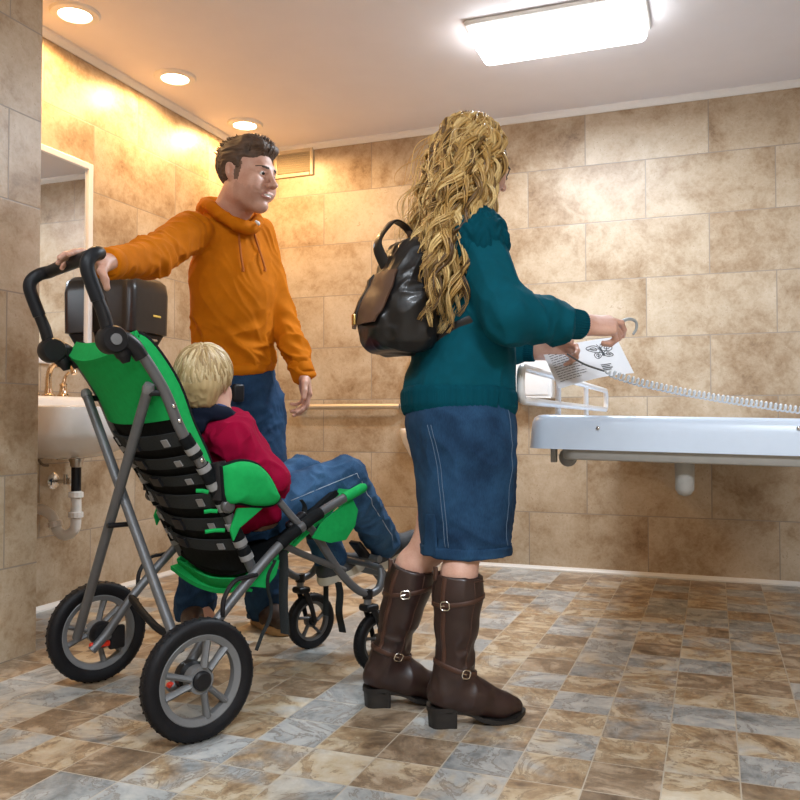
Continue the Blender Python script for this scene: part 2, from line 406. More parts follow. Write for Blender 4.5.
# ================================================================ lights of the room and added fill fixtures
M_lamp = emit('warm lamp glow', (1, .80, .52), 14); M_ring = mat('white lamp trim', (.8, .78, .74), .35, var=.02)
DL = ['warm recessed downlight cut off by the top of the frame beside the jutting wall',
      'warm recessed downlight in the middle of the row above the mirror',
      'warm recessed downlight directly above the head of the man in orange']
for (px, py), lab in zip([(75, 13), (175, 77), (245, 124)], DL):
    P = room(onfloor(px, py, HC))
    t = thing('recessed_downlight', lab, 'ceiling light', P, 0, 'row of recessed downlights')
    MB().lathe([(.062, -.004), (.066, -.012), (.092, -.010), (.099, -.003), (.099, .0), (.062, .0)], n=40).build('trim_ring', M_ring, t)
    MB().lathe([(.062, -.006), (.045, -.014), (.02, -.018), (.0, -.019), (.0, -.004), (.062, -.002)], n=32, cap=False).build('lens', M_lamp, t, 60)
    L = bpy.data.lights.new('downlight_lamp', 'SPOT'); L.energy = WARM_E; L.color = (1, .60, .25); L.spot_size = math.radians(176); L.spot_blend = .22; L.shadow_soft_size = .04
    o = bpy.data.objects.new('lamp', L); COL.objects.link(o); o.parent = t; o.location = (0, 0, -.032)
def fixture(label, corners, cat_e, name='ceiling_light'):
    P = [room(onfloor(x, y, HC-.07)) for x, y in corners]; c = sum(P)/4; ax = (P[1]-P[0]); L_ = np.linalg.norm(ax); W_ = np.linalg.norm(P[3]-P[0])
    return c, L_, W_
M_diff = emit('cool diffuser glow', (.93, .96, 1), 9.0)
def ceiling_fixture(label, c, Lx, Wy, e, rz=0, group=None, col=(.80, .90, 1)):
    t = thing('ceiling_light_fixture', label, 'ceiling light', (c[0], c[1], HC), rz, group)
    MB().rbox((0, 0, -.012), (Lx, Wy, .024), .012).build('mounting_plate', M_ring, t)
    MB().rbox((0, 0, -.052), (Lx-.03, Wy-.03, .060), .028, n=5).build('diffuser', M_diff, t)
    L = bpy.data.lights.new('fixture_lamp', 'AREA'); L.shape = 'RECTANGLE'; L.size = Lx*.9; L.size_y = Wy*.85; L.energy = e; L.color = col
    o = bpy.data.objects.new('lamp', L); COL.objects.link(o); o.parent = t; o.location = (0, 0, -.09)
c0 = room(onfloor(483, 70, HC-.08)); c1 = room(onfloor(652, 46, HC-.08))
Lx = c1[0]-c0[0]; Wy = .32
ceiling_fixture('bright rectangular ceiling light with a glowing white diffuser', ((c0[0]+c1[0])/2, c0[1]-Wy/2), Lx, Wy, COOL_E)
ceiling_fixture('rectangular fill light added out of the picture behind the viewer', (.9, -.2), 1.2, .32, FILL_E)  # unseen fixture added as general fill from behind the camera
ceiling_fixture('rectangular fill light added out of the picture near the jutting wall', (-1.2, .25), 1.2, .32, FILL2_E)  # another unseen fixture, added to lift the shadows
# ================================================================ wall fittings
M_chrome = mat('chrome', (.72, .72, .72), .12, 1, var=.02); M_steel = mat('brushed steel', (.62, .60, .57), .3, 1, var=.05, stretch=(4, 400, 4))
M_porc = mat('white porcelain', (.80, .78, .75), .12, var=.02, coat=.3); M_wplas = mat('white plastic', (.80, .80, .80), .3, var=.02)
M_black = mat('black plastic', (.010, .010, .012), .42, spec=.3, var=.2); M_blackm = mat('black matte rubber', (.009, .009, .010), .65, spec=.25, var=.3, bump=.2, bscale=200)
M_pvc = mat('white pipe plastic', (.78, .75, .70), .3, var=.03); M_gold = mat('warm brushed nickel', (.72, .56, .38), .2, 1, var=.04)
# mirror on the niche wall
mp1 = on_u(90, 165, U_NICHE); mz0, mz1 = 1.03, 1.945; mv0, mv1 = V_PIL+.11, mp1[1]
t = thing('wall_mirror', 'tall wall mirror in a thin white frame above the sink', 'mirror', (U_NICHE, (mv0+mv1)/2, mz0))
w_ = (mv1-mv0)/2; h_ = mz1-mz0; G = NT('mirror silver'); G.b.inputs['Metallic'].default_value = 1; G.b.inputs['Roughness'].default_value = .02; G.b.inputs['Base Color'].default_value = (.80, .82, .83, 1)
fr = MB()
for lo, hi in (((.0, -w_, 0), (.022, -w_+.03, h_)), ((.0, w_-.03, 0), (.022, w_, h_)), ((0, -w_+.03, 0), (.022, w_-.03, .03)), ((0, -w_+.03, h_-.03), (.022, w_-.03, h_))): fr.box(lo, hi)
fr.build('frame', M_wplas, t, 0, bevel=.004)
MB().box((.002, -w_+.028, .028), (.010, w_-.028, h_-.028)).build('glass', G.m, t, 0)
# paper towel dispenser
t = thing('paper_towel_dispenser', 'dark grey paper towel dispenser on the wall between mirror and man', 'towel dispenser', (U_NICHE-.004, 3.165, 1.09))
M_dark = mat('smoked dark plastic', (.020, .018, .018), .28, var=.15, spec=.35)
hw = .150; d_ = .215
def dring(z, w, d, r=.05):
    o = [(0, -w, z), (d-r, -w, z)]
    o += [(d-r+r*math.sin(a), -w+r-r*math.cos(a), z) for a in np.linspace(.15, math.pi/2, 7)]
    o += [(d-r+r*math.cos(a), w-r+r*math.sin(a), z) for a in np.linspace(0, math.pi/2-.15, 7)]
    return o+[(d-r, w, z), (0, w, z)]
MB().rings([dring(.10, hw-.01, d_-.02), dring(.105, hw, d_-.005), dring(.29, hw, d_), dring(.34, hw-.003, d_-.008), dring(.362, hw-.018, d_-.03), dring(.368, hw-.05, d_-.07)]).build('cover', M_dark, t, 50)
MB().rings([dring(.0, hw-.05, d_-.09), dring(.02, hw-.03, d_-.06), dring(.098, hw-.008, d_-.02)]).build('dispensing_tray', M_black, t, 50)
MB().rbox((d_+.0005, .035, .185), (.004, .055, .010), .002).build('badge', mat('yellow brass badge', (.75, .55, .12), .35), t)
MB().rbox((d_-.028, 0, .075), (.03, .12, .012), .005).build('tear_bar', M_steel, t)
# sink
SV = 2.66
t = thing('wall_sink', 'white wall-hung sink below the mirror', 'sink', (U_NICHE, SV, .64))
def sring(z, d, w, r, x0=0.0):
    o = [(x0, -w, z)]
    o += [(d-r+r*math.sin(a), -w+r-r*math.cos(a), z) for a in np.linspace(0, math.pi/2, 12)]
    o += [(d-r+r*math.cos(a), w-r+r*math.sin(a), z) for a in np.linspace(0, math.pi/2, 12)]
    return o+[(x0, w, z)]
MB().rings([sring(.0, .27, .09, .085, .10), sring(.012, .33, .15, .13, .06), sring(.04, .39, .20, .16, .02), sring(.08, .425, .238, .15), sring(.105, .44, .25, .12), sring(.19, .445, .252, .10), sring(.203, .442, .250, .10), sring(.207, .43, .24, .095),
            sring(.206, .405, .215, .09, .12), sring(.19, .395, .205, .09, .125), sring(.10, .34, .16, .10, .15), sring(.075, .29, .10, .08, .18)]).build('basin', M_porc, t, 50)
MB().rbox((.055, 0, .225), (.11, .50, .055), .018).build('back_ledge', M_porc, t)
MB().lathe([(.0, .076), (.02, .076), (.02, .079), (.0, .0795)], (.235, 0, 0)).build('drain_ring', M_chrome, t)
t = thing('sink_faucet', 'gold-toned gooseneck faucet on the back ledge of the sink', 'faucet', (U_NICHE+.07, SV+.02, .8925))
MB().lathe([(.026, 0), (.026, .006), (.018, .012), (.014, .03)]).build('base', M_gold, t)
MB().tube([(0, 0, .02), (0, 0, .08), (.012, 0, .115), (.045, 0, .138), (.085, 0, .135), (.12, 0, .112), (.133, 0, .088)], [.013, .012, .0115, .011, .011, .0115, .012], 14, smooth=6).build('spout', M_gold, t)
for s_ in (-1, 1):
    h = MB().lathe([(.024, 0), (.024, .006), (.017, .014), (.013, .04), (.016, .05), (.012, .056)], (0, s_*.082, 0)).build('tap_handle', M_gold, t)
    MB().tube([(0, s_*.082, .05), (.005, s_*.090, .085), (.018, s_*.097, .105)], [.009, .007, .006], 10, smooth=5).build('lever', M_gold, h)
t = thing('sink_drain_trap', 'black tailpipe and white plastic drain trap under the sink', 'drain pipe', (U_NICHE+.235, SV, .36))
MB().lathe([(.03, .285), (.03, .272), (.024, .262), (.024, .25), (.02, .245)]).build('drain_nut', M_steel, t)
MB().tube([(0, 0, .255), (0, 0, .14)], .019, 16).build('tailpipe', M_black, t)
MB().tube([(0, 0, .15), (0, 0, .02), (-.012, -.004, -.012), (-.04, -.012, -.028), (-.07, -.02, -.012), (-.082, -.024, .02), (-.10, -.03, .055), (-.14, -.04, .075), (-.19, -.05, .078), (-.233, -.05, .078)], .0205, 16, smooth=5).build('trap_bend', M_pvc, t)
for o_, ax_ in (((0, 0, .135), (0, 0, 1)), ((0, 0, .055), (0, 0, 1)), ((-.082, -.024, .018), (-.2, -.06, 1)), ((-.225, -.05, .078), (1, 0, 0))):
    MB().lathe([(.022, -.012), (.029, -.010), (.029, .010), (.022, .012)], o_, ax_, 12).build('slip_nut', M_pvc, t, 25)
pe = on_u(54, 481, U_NICHE)
t = thing('shutoff_valve', 'round chrome shutoff valve plate on the wall beside the black tailpipe', 'valve', (U_NICHE-.004, pe[1], pe[2]))
MB().lathe([(.036, 0), (.036, .004), (.028, .012), (.014, .016), (.0, .016)], axis=(1, 0, 0)).build('escutcheon', M_chrome, t)
MB().tube([(.01, 0, 0), (.085, 0, 0)], .008, 12).build('stub_pipe', M_chrome, t)
MB().tube([(.068, 0, -.012), (.068, 0, .03)], .011, 12).build('valve_body', M_chrome, t)
MB().lathe([(.0, .084), (.017, .086), (.017, .098), (.0, .1)], axis=(1, 0, 0)).build('valve_handle', M_chrome, t)
ph = on_u(49, 453, U_NICHE+.07)
a_ = np.linspace(0, 2*math.pi*.86, 26)
hz = [(U_NICHE+.07+.01*math.sin(k), ph[1]+.052*math.cos(k-.6), ph[2]+.052*math.sin(k-.6)) for k in a_]
tag(MB().tube(hz, .0055, 8).build('supply_hose', mat('grey braided hose', (.16, .13, .10), .4, .5, bump=.4, bscale=600)), 'looped grey supply hose under the sink beside the jutting wall', 'hose')
# vent
va, vb = on_v(275, 178, V_BACK), on_v(314, 149, V_BACK); vw, vh = vb[0]-va[0], .165; vz = on_v(300, 163, V_BACK)[2]
t = thing('air_vent', 'cream louvred air vent high on the back wall by the man\'s face', 'vent', ((va[0]+vb[0])/2, V_BACK, vz-vh/2))
M_vent = mat('cream vent enamel', (.62, .52, .36), .4, var=.04)
fr = MB()
for lo, hi in (((-vw/2, -.014, 0), (-vw/2+.022, 0, vh)), ((vw/2-.022, -.014, 0), (vw/2, 0, vh)), ((-vw/2+.022, -.014, 0), (vw/2-.022, 0, .022)), ((-vw/2+.022, -.014, vh-.022), (vw/2-.022, 0, vh))): fr.box(lo, hi)
fr.build('frame', M_vent, t, 0, bevel=.004)
MB().box((-vw/2+.02, -.003, .02), (vw/2-.02, 0, vh-.02)).build('duct_back', mat('dark duct', (.05, .04, .025), .8), t, 0)
lv = MB()
for k in range(9):
    z = .028+k*(vh-.052)/8.4; lv.prism([(-vw/2+.02, -.003, z), (-vw/2+.02, -.013, z+.008), (-vw/2+.02, -.012, z+.0095), (-vw/2+.02, -.002, z+.0015)], (vw-.04, 0, 0))
lv.build('louvre', M_vent, t, 0)
# grab bars
ga, gb = on_v(298, 407, V_BACK-.05), on_v(401, 406, V_BACK-.05); zg = ga[2]
M_satin = mat('satin steel', (.60, .53, .43), .48, .8, var=.04)
t = thing('wall_grab_bar', 'long horizontal steel grab bar along the back wall behind the man\'s hand', 'grab bar', (ga[0], V_BACK, zg))
Lg = gb[0]-ga[0]
MB().tube([(.0, -.004, 0), (0, -.035, 0), (.012, -.05, 0), (.04, -.055, 0), (Lg/2, -.055, 0), (Lg-.04, -.055, 0), (Lg-.012, -.05, 0), (Lg, -.035, 0), (Lg, -.004, 0)], .0165, 16, smooth=5).build('rail', M_satin, t)
for x in (0, Lg): MB().lathe([(.04, 0), (.04, .006), (.03, .01), (.018, .011)], (x, 0, 0), (0, -1, 0)).build('wall_flange', M_satin, t)
# wall-hung urinal behind the woman
ux = on_v(402, 437, V_BACK-.03)[0]+.212; uz = .50
t = thing('urinal', 'white wall-hung urinal mostly hidden behind the woman in teal', 'urinal', (ux, V_BACK+.002, uz))
def uring(z, w, d, p=2.4, n=24):
    return [(w*np.sign(math.cos(k))*abs(math.cos(k))**(2/p), -d*abs(math.sin(k))**(2/p), z) for k in np.linspace(0, math.pi, n)]
MB().rings([uring(.0, .05, .08), uring(.01, .075, .12), uring(.05, .108, .19), uring(.11, .148, .26), uring(.17, .172, .31), uring(.22, .188, .335), uring(.24, .188, .337), uring(.25, .184, .33), uring(.252, .160, .31), uring(.235, .145, .285)]).build('bowl', M_porc, t, 60)
MB().rings([uring(.20, .179, .20), uring(.30, .178, .17), uring(.45, .172, .145), uring(.58, .168, .14), uring(.66, .160, .135), uring(.69, .145, .12), uring(.70, .11, .09)]).build('back_shell', M_porc, t, 60)
MB().tube([(0, -.06, .69), (0, -.06, .84)], .016, 14).build('flush_pipe', M_chrome, t); MB().lathe([(.0, 0), (.03, 0), (.034, .02), (.034, .07), (.026, .085), (.0, .088)], (0, -.06, .84)).build('flush_valve', M_chrome, t)
# white dispenser box
da, db = on_v(509, 399, V_BACK-.1), on_v(552, 351, V_BACK-.1)
t = thing('seat_cover_dispenser', 'white box dispenser on the back wall between sweater and paper sheet', 'dispenser', ((da[0]+db[0])/2, V_BACK+.004, da[2]))
bw, bh = db[0]-da[0], db[2]-da[2]
MB().rbox((0, -.05, bh/2), (bw, .10, bh), .012).build('housing', M_wplas, t); MB().rbox((0, -.1005, bh*.48), (bw*.82, .008, bh*.80), .003).build('front_cover', M_wplas, t); MB().rbox((0, -.06, .003), (bw*.96, .085, .01), .003).build('bottom_plate', M_steel, t)

# ================================================================ changing bench
M_bench = mat('bench white enamel', (.60, .70, .84), .3, var=.015); M_under = mat('grey bench underside', (.33, .32, .30), .5, var=.05)
BV = 2.40; bl = on_v(527, 430, BV); bm_ = on_v(683, 430, BV); bwid = 2*(bm_[0]-bl[0]); zt = .806; zb = on_v(540, 449.5, BV)[2]
t = thing('changing_bench', 'long white height-adjustable changing bench reaching out from the back wall', 'changing bench', (bm_[0], BV, 0))
hb = zt-zb; tl = math.radians(1.0)
def tilt(v): v = np.asarray(v, float).copy(); v[:, 2] -= v[:, 0]*math.tan(tl)+0.004; return v
def brr(z, ins, y0=0.0, y1=1.92, w=bwid/2, r=.05):
    o = []; x = w-ins; r = r
    for sx, y, a0 in ((1, y1-ins, 0), (-1, y1-ins, 90), (-1, y0+ins, 180), (1, y0+ins, 270)):
        for k in np.linspace(0, 90, 8):
            a = math.radians(a0+k); o.append((sx*(x-r)+r*math.cos(a), (y-r if a0 < 180 else y+r)+r*math.sin(a), z))
    return o
MB().rings([brr(zb, .0), brr(zb+.006, -.0), brr(zb+hb*.55, .003), brr(zt-.022, .006), brr(zt-.008, .012), brr(zt-.001, .022), brr(zt, .032), brr(zt-.006, .045), brr(zt-.03, .055)]).build('bed_shell', M_bench, t, 60, tilt)
MB().rings([brr(zb-.030, .0, .02, 1.80, bwid/2-.10, .04), brr(zb-.026, -.004, .02, 1.80, bwid/2-.10, .04), brr(zb+.002, -.006, .02, 1.80, bwid/2-.10, .04)]).build('underside_cover', M_under, t, 60, tilt)
MB().tube([(0, .10, zb+.0), (0, .10, zb-.045), (0, .10, zb-.108), (0, .10, zb-.122), (0, .10, zb-.127)], [.027, .027, .026, .017, .004], 20).build('support_leg', M_under, t, 50, tilt)
xw = on_v(568, 463, BV+.1)[0]-bm_[0]
MB().lathe([(.0, -.009), (.022, -.009), (.027, -.005), (.027, .005), (.022, .009), (0, .009)], (xw, .10, zb-.028), (.25, 1, 0)).build('wheel_disc', M_under, t, 40, tilt)
MB().rbox((xw-.038, .08, zb-.02), (.016, .03, .045), .003).build('bracket', M_under, t, 40, tilt)
for px in (598, 799):
    ps = on_v(px, 428, BV); MB().lathe([(.0052, 0), (.0052, .004), (.003, .006), (0, .0062)], (ps[0]-bm_[0], .0025, ps[2]+(ps[0]-bm_[0])*math.tan(tl)+.004), (0, -1, 0), 12).build('screw', M_chrome, t, 40, tilt)
MB().rbox((0, 1.95, .755), (.62, .12, .075), .008).build('wall_bracket', M_under, t)
# tilted side rail
xr = -bwid/2+.02; y_n, y_f = on_u(520, 385, bm_[0]+xr)[1]-BV+.01, on_u(606, 398, bm_[0]+xr)[1]-BV; zr0 = on_u(521, 402, bm_[0]+xr)[2]+.004; zr1 = on_u(521, 367, bm_[0]+xr)[2]
zm = (zr0+zr1)/2; rr = .035
lp = []
for (y, z, a0) in ((y_f-rr, zr1-rr, 0), (y_n+rr, zr1-rr, 90), (y_n+rr, zr0+rr, 180), (y_f-rr, zr0+rr, 270)):
    for k in np.linspace(0, 90, 7): lp.append((xr, y+rr*math.cos(math.radians(a0+k)), z+rr*math.sin(math.radians(a0+k))))
lp = [lp[-1]]+lp+[lp[0], lp[1]]
sr_ = MB().tube(lp[:], .0115, 12, cap=False).build('side_rail', M_wplas, t)
for px, in ((558,), (586,)):
    yp = on_u(px, 404, bm_[0]+xr)[1]-BV; MB().tube([(xr, yp, zt-.03), (xr, yp, zr1)], .0105, 12).build('rail_post', M_wplas, sr_)
# ================================================================ pushchair
SA = math.radians(42); sf = V3(math.cos(SA), math.sin(SA), 0); sl = V3(-math.sin(SA), math.cos(SA), 0)
SO = (onfloor(197, 741)+onfloor(98, 681))/2
def L3(x, y, s):            # pushchair frame (forward, far side, up) of the sight line through x, y on the plane s
    r = ray(x, y); o = V3(0, 0, CZ)-SO; k = (s-o@sl)/(r@sl); P = o+r*k; return V3(P@sf, P@sl, P[2])
def L2C(p): p = np.asarray(p, float); return SO+np.outer(np.atleast_2d(p)[:, 0], sf).reshape(-1, 3)+np.outer(np.atleast_2d(p)[:, 1], sl)+np.outer(np.atleast_2d(p)[:, 2], (0, 0, 1))
P = room(SO); ST = thing('special_needs_stroller', 'green and black special-needs stroller with grey tube frame carrying the boy', 'stroller', P, YAW+SA)
M_tube = mat('grey tube paint', (.13, .133, .14), .42, .4, var=.06); M_tubed = mat('dark grey tube paint', (.11, .11, .112), .42, .4, var=.08)
M_green = mat('green stroller fabric', (.010, .36, .085), .85, spec=.15, var=.10, scale=60, bump=.15, bscale=900, sheen=0)
M_mesh = mat('black seat fabric', (.009, .010, .011), .9, spec=.12, var=.3, scale=80, bump=.3, bscale=700)
M_web = mat('dark grey webbing', (.028, .032, .034), .85, spec=.2, var=.25, scale=300, bump=.4, bscale=900)
M_band = mat('pale grey band', (.27, .27, .27), .5, var=.05); M_tyre = mat('black tyre rubber', (.006, .006, .008), .55, spec=.28, var=.25, bump=.3, bscale=150)
M_rim = mat('grey wheel plastic', (.16, .163, .168), .4, var=.05); M_red = mat('red plastic', (.65, .03, .01), .35)
M_foam = mat('black foam grip', (.008, .010, .014), .45, spec=.3, var=.2, bump=.1, bscale=300)
def wheel(name, c, R, w, rt, side, spokes=3, m_rim=None):
    c = np.array(c, float); t = thing(name, '', None, (0, 0, 0)); del t['label']
    t.parent = ST; t.location = tuple(c)
    ax = (0, side, 0); m_rim = m_rim or M_rim
    tr = MB(); prof = [(R-rt*1.9, -w*.34), (R-rt*1.3, -w*.47), (R-rt*.6, -w*.5), (R-rt*.15, -w*.36), (R, -w*.12), (R, w*.12), (R-rt*.15, w*.36), (R-rt*.6, w*.5), (R-rt*1.3, w*.47), (R-rt*1.9, w*.34), (R-rt*1.9, -w*.34)]
    o = tr.lathe(prof, axis=ax, n=56, cap=False)
    for k in range(44):
        for sg in (-1, 1):
            a = 2*math.pi*(k+.5*(sg > 0))/44; rr_ = R-.0003; d = V3(math.cos(a), 0, math.sin(a)); tg = V3(-math.sin(a), 0, math.cos(a)); q = d*rr_
            M = np.stack([d, nrm(np.cross(nrm(V3(0, 1, 0)*sg*1+tg*.6), d)), nrm(V3(0, 1, 0)*sg+tg*.6)], 1)
            tr.rbox(q+V3(0, sg*w*.17, 0), (.0022, R*.035, w*.26), .0015, M, 1)
    tr.build('tyre', M_tyre, t, 50)
    r1 = R-rt*1.85; r0 = r1*.84
    rm = MB().lathe([(r1, -w*.32), (r1*.97, -w*.36), (r0, -w*.22), (r0*.985, 0), (r0, w*.22), (r1*.97, w*.36), (r1, w*.32)], axis=ax, n=56, cap=False)
    for k in range(spokes):
        for e in (-1, 1):
            if R < .12 and e > 0: continue
            a = 2*math.pi*k/spokes+(1.05 if R > .12 else .35); a1 = a+e*.30*(R > .12); hub = V3(math.cos(a), 0, math.sin(a)); hub = hub*.030*(R/.15)+V3(-math.sin(a), 0, math.cos(a))*e*.008
            rim_ = V3(math.cos(a1), 0, math.sin(a1))*r0*1.01; md = (hub*.55+rim_*.45)*.99
            rm.tube([hub+V3(0, side*w*.22, 0), md+V3(0, side*w*.16, 0), rim_+V3(0, side*w*.05, 0)], [.0085*(R/.15), .0065*(R/.15)+.001, .009*(R/.15)], 8, smooth=4, flat=(1.7, (0, 1, 0)))
    rm.lathe([(.034*R/.15, -w*.35), (.034*R/.15, w*.30), (.0, w*.30), (.0, -w*.35)], axis=ax, n=24)
    rm.build('rim', m_rim, t, 50)
    MB().lathe([(.0, w*.30), (.024*R/.15, w*.30), (.024*R/.15, w*.46), (.019*R/.15, w*.56), (.0, w*.58)], axis=ax, n=24).build('hub_cap', M_black, t)
    return t
WN = (.0, -.3152, .1505); WF = (.0, .3152, .1505)
wheel('rear_wheel', WN, .150, .046, .020, -1); wheel('rear_wheel', WF, .150, .046, .020, 1)
# side rails, seat-back tubes, cross tubes
railp = [(-.045, .115), (.0, .158), (.087, .265), (.199, .373), (.305, .460), (.427, .527), (.520, .565)]
backp = [(-.135, .985), (-.107, .962), (-.044, .870), (.004, .767), (.055, .690), (.10, .619), (.15, .525), (.19, .445), (.224, .375)]
def on_back(t_):            # point of the back profile, 0 top .. 1 bottom
    q, _ = spline([(a, 0, b) for a, b in backp], np.zeros(len(backp)), 8); i = t_*(len(q)-1); k = int(min(i, len(q)-2)); return q[k]+(q[k+1]-q[k])*(i-k)
for s in (-1, 1):
    MB().tube([(a, s*.245, b) for a, b in railp], .0135, 14, smooth=6).build('side_rail', M_tube, ST)
    MB().tube([(.512, s*.245, .5625), (.548, s*.245, .575), (.582, s*.245, .588), (.592, s*.245, .592)], [.0150, .0152, .0152, .010], 14).build('end_grip', M_green, ST)
    for q0_, q1_ in (((.285, .446), (.345, .484)), ((.365, .494), (.425, .525))): MB().tube([(q0_[0], s*.245, q0_[1]), ((q0_[0]+q1_[0])/2, s*.245, (q0_[1]+q1_[1])/2+.002), (q1_[0], s*.245, q1_[1])], .0172, 14).build('rail_sleeve', M_mesh, ST)
    tb = MB().tube([(a, s*.205, b) for a, b in backp], .0145, 14, smooth=6).build('seat_back_tube', M_tube, ST)
    for k, (a, b) in enumerate(((.40, .49), (.53, .61), (.645, .73), (.765, .84), (.875, .93))):
        q = [on_back(a+(b-a)*i/5)+V3(0, s*.205, 0) for i in range(6)]; MB().tube(q, .0185, 14).build('padding_sleeve', M_mesh, tb)
    for a in (.455, .545, .625, .70, .775, .85, .92):
        MB().tube([on_back(a-.013)+V3(0, s*.205, 0), on_back(a+.013)+V3(0, s*.205, 0)], .0192, 14).build('reflective_band', M_band, tb)
    for a in (.30, .345, .505): MB().lathe([(.006, 0), (.006, .005), (.003, .007), (0, .007)], on_back(a)+V3(0, s*.205, 0)+V3(0, -.0145 if s < 0 else .0145, 0), (0, s, 0), 10).build('bolt', M_chrome, tb)
    # height joint of the push handle
    hub = V3(-.182, s*.205, .989)
    j = MB().lathe([(.0, -.026), (.030, -.026), (.035, -.018), (.035, .018), (.030, .026), (.0, .026)], hub, (0, s, 0), 28).build('handle_joint', M_black, ST)
    MB().lathe([(.0, .026), (.014, .026), (.014, .030), (.0, .031)], hub, (0, s, 0), 20).build('joint_button', M_rim, j)
    MB().tube([hub+V3(.02, 0, .004), (-.150, s*.205, .992), (-.124, s*.205, .975), (-.104, s*.205, .950)], [.022, .022, .021, .0185], 14, smooth=4).build('joint_sleeve', M_black, j)
    MB().tube([hub+V3(.012, 0, -.015), (-.150, s*.20, .955), (-.142, s*.20, .935)], [.018, .020, .010], 10, smooth=3).build('joint_latch', M_black, j)
# push handle: arms lean back, then hook forward into the cross grip
arm = [L3(*q, -.205) for q in ((108, 330), (104, 315), (98, 300), (91, 281), (87, 267))]
ctr = [(p[0], p[2]) for p in arm]
G1 = L3(101, 252.5, -.185); 
hp = [(ctr[0][0], -.205, ctr[0][1])]+[(a, -.205, b) for a, b in ctr[1:]]+[(ctr[-1][0]+.006, -.203, ctr[-1][1]+.022), (G1[0]-.018, -.195, G1[2]-.006), (G1[0], -.172, G1[2]), (G1[0]+.002, -.12, G1[2]+.002)]
hp = hp+[(a, -b, c) for a, b, c in reversed(hp)]
hgrip = MB().tube(hp[2:-2], .0175, 14, smooth=5).build('push_handle', M_foam, ST)
GX, GZ = G1[0]+.002, G1[2]+.002
for s in (-1, 1): MB().tube([(-.188, s*.205, 1.005), (hp[0][0], s*.205, hp[0][2]), (hp[1][0], s*.205, hp[1][2]), (hp[2][0], s*.205, hp[2][2])], [.014, .0165, .0165, .0155], 12, smooth=3).build('handle_arm', M_black, ST)
# X frame behind the seat
Xa = (L3(153, 388, -.19), L3(81, 637, .262)); Xb = (L3(85, 394, .205), L3(166, 655, -.272))
Xb[0][0] -= .0; Xa = (Xa[0]-V3(.012, 0, 0), Xa[1]-V3(.012, 0, 0)); Xb = (Xb[0]+V3(.004, 0, 0), V3(-.03, Xb[1][1], Xb[1][2]))
for a, b in (Xa, Xb):
    c = MB().tube([a, b], .0135, 14).build('cross_tube', M_tube, ST)
    MB().lathe([(.0145, -.012), (.016, .0), (.012, .012), (.0, .013)], a, nrm(a-b), 14).build('tube_cap', M_rim, c)
    MB().tube([a+V3(.0, 0, -.012), a+V3(.045, (-.015 if a[1] < 0 else .0), -.012)], .009, 8).build('pivot_bracket', M_black, c)
pc = L3(118, 525, .02); MB().tube([pc-V3(.03, 0, 0), pc+V3(.03, 0, 0)], .007, 10).build('pivot_bolt', M_black, ST)
MB().tube([(.075, .245, .255), (.055, .10, .225), (.045, -.05, .205), (.05, -.245, .225)], .011, 10, smooth=4).build('brace_bar', M_blackm, ST)
MB().tube([(.0, -.305, .1505), (.0, -.235, .1505)], .011, 12).build('axle', M_tubed, ST); MB().tube([(.0, .305, .1505), (.0, .235, .1505)], .011, 12).build('axle', M_tubed, ST)
for s in (-1, 1):
    b = MB().lathe([(.0, -.02), (.034, -.02), (.038, -.012), (.038, .012), (.030, .02), (.0, .02)], (0, s*.272, .1505), (0, s, 0), 24).build('brake_drum', M_black, ST)
    MB().rbox((-.02, s*.248, .128), (.062, .016, .018), .006, frame((0, 0, 1), (.9, 0, .25))).build('brake_lever', M_red, b)
    MB().rbox((.035, s*.256, .14), (.05, .02, .07), .008).build('brake_caliper', M_black, b)
    # tie-down loops under the rails
    q = [V3(.100, s*.255, .278), V3(.105, s*.255, .325), V3(.135, s*.255, .365), V3(.175, s*.255, .372), V3(.205, s*.255, .375), V3(.17, s*.255, .345)]
    MB().tube(q[:-1], .0065, 8, smooth=5).build('tie_down_loop', M_black, ST)
    # caster with fork
    cx, cs = .70, s*.182
    cw = wheel('caster_wheel', (cx, cs, .0955), .095, .034, .014, s if s < 0 else -1, 5, M_tubed)
    fk = MB()
    for e in (-1, 1): fk.tube([(cx, cs+e*.025, .0955), (cx-.012, cs+e*.025, .14), (cx-.032, cs+e*.022, .192), (cx-.042, cs+e*.008, .208)], [.009, .010, .011, .010], 8, smooth=4, flat=(.6, (0, 1, 0)))
    fk.rbox((cx-.040, cs, .207), (.05, .05, .022), .009)
    fo = fk.build('caster_fork', M_black, ST)
    MB().tube([(cx-.045, cs, .20), (cx-.045, cs, .262)], .0125, 12).build('stem', M_rim, fo); MB().tube([(cx-.045, cs, .235), (cx-.045, cs, .262)], .0165, 12).build('stem_housing', M_black, fo)
    MB().lathe([(.0, 0), (.007, 0), (.007, .004), (.0, .005)], (cx, cs+s*.028, .0955), (0, s, 0), 10).build('axle_bolt', M_chrome, fo)
    # lower front tubes: from rail down to the caster, curling up to the footplate
    pf = [(.385, s*.215, .500), (.44, s*.20, .455), (.53, s*.188, .345), (.60, s*.182, .278), (.655, s*.182, .250), (.70, s*.18, .258), (.722, s*.17, .290), (.726, s*.16, .318)]
    MB().tube(pf, .0125, 12, smooth=6).build('front_fork_tube', M_tube, ST)
    MB().tube([(.30, s*.225, .445), (.40, s*.205, .40), (.56, s*.185, .335)], .010, 10, smooth=4).build('lower_strut', M_tubed, ST)
    MB().rbox((.36, s*.225, .495), (.07, .03, .05), .01, frame((-.5, 0, .85), (.85, 0, .5))).build('rail_bracket', M_black, ST)
    MB().tube([L3(280, 502, -.236)*V3(1, 0, 1)+V3(0, s*.234, 0), L3(290, 514, -.24)*V3(1, 0, 1)+V3(0, s*.238, 0), L3(304, 530, -.245)*V3(1, 0, 1)+V3(0, s*.245, 0)], .0105, 10, smooth=3).build('armrest_tube', M_tube, ST)
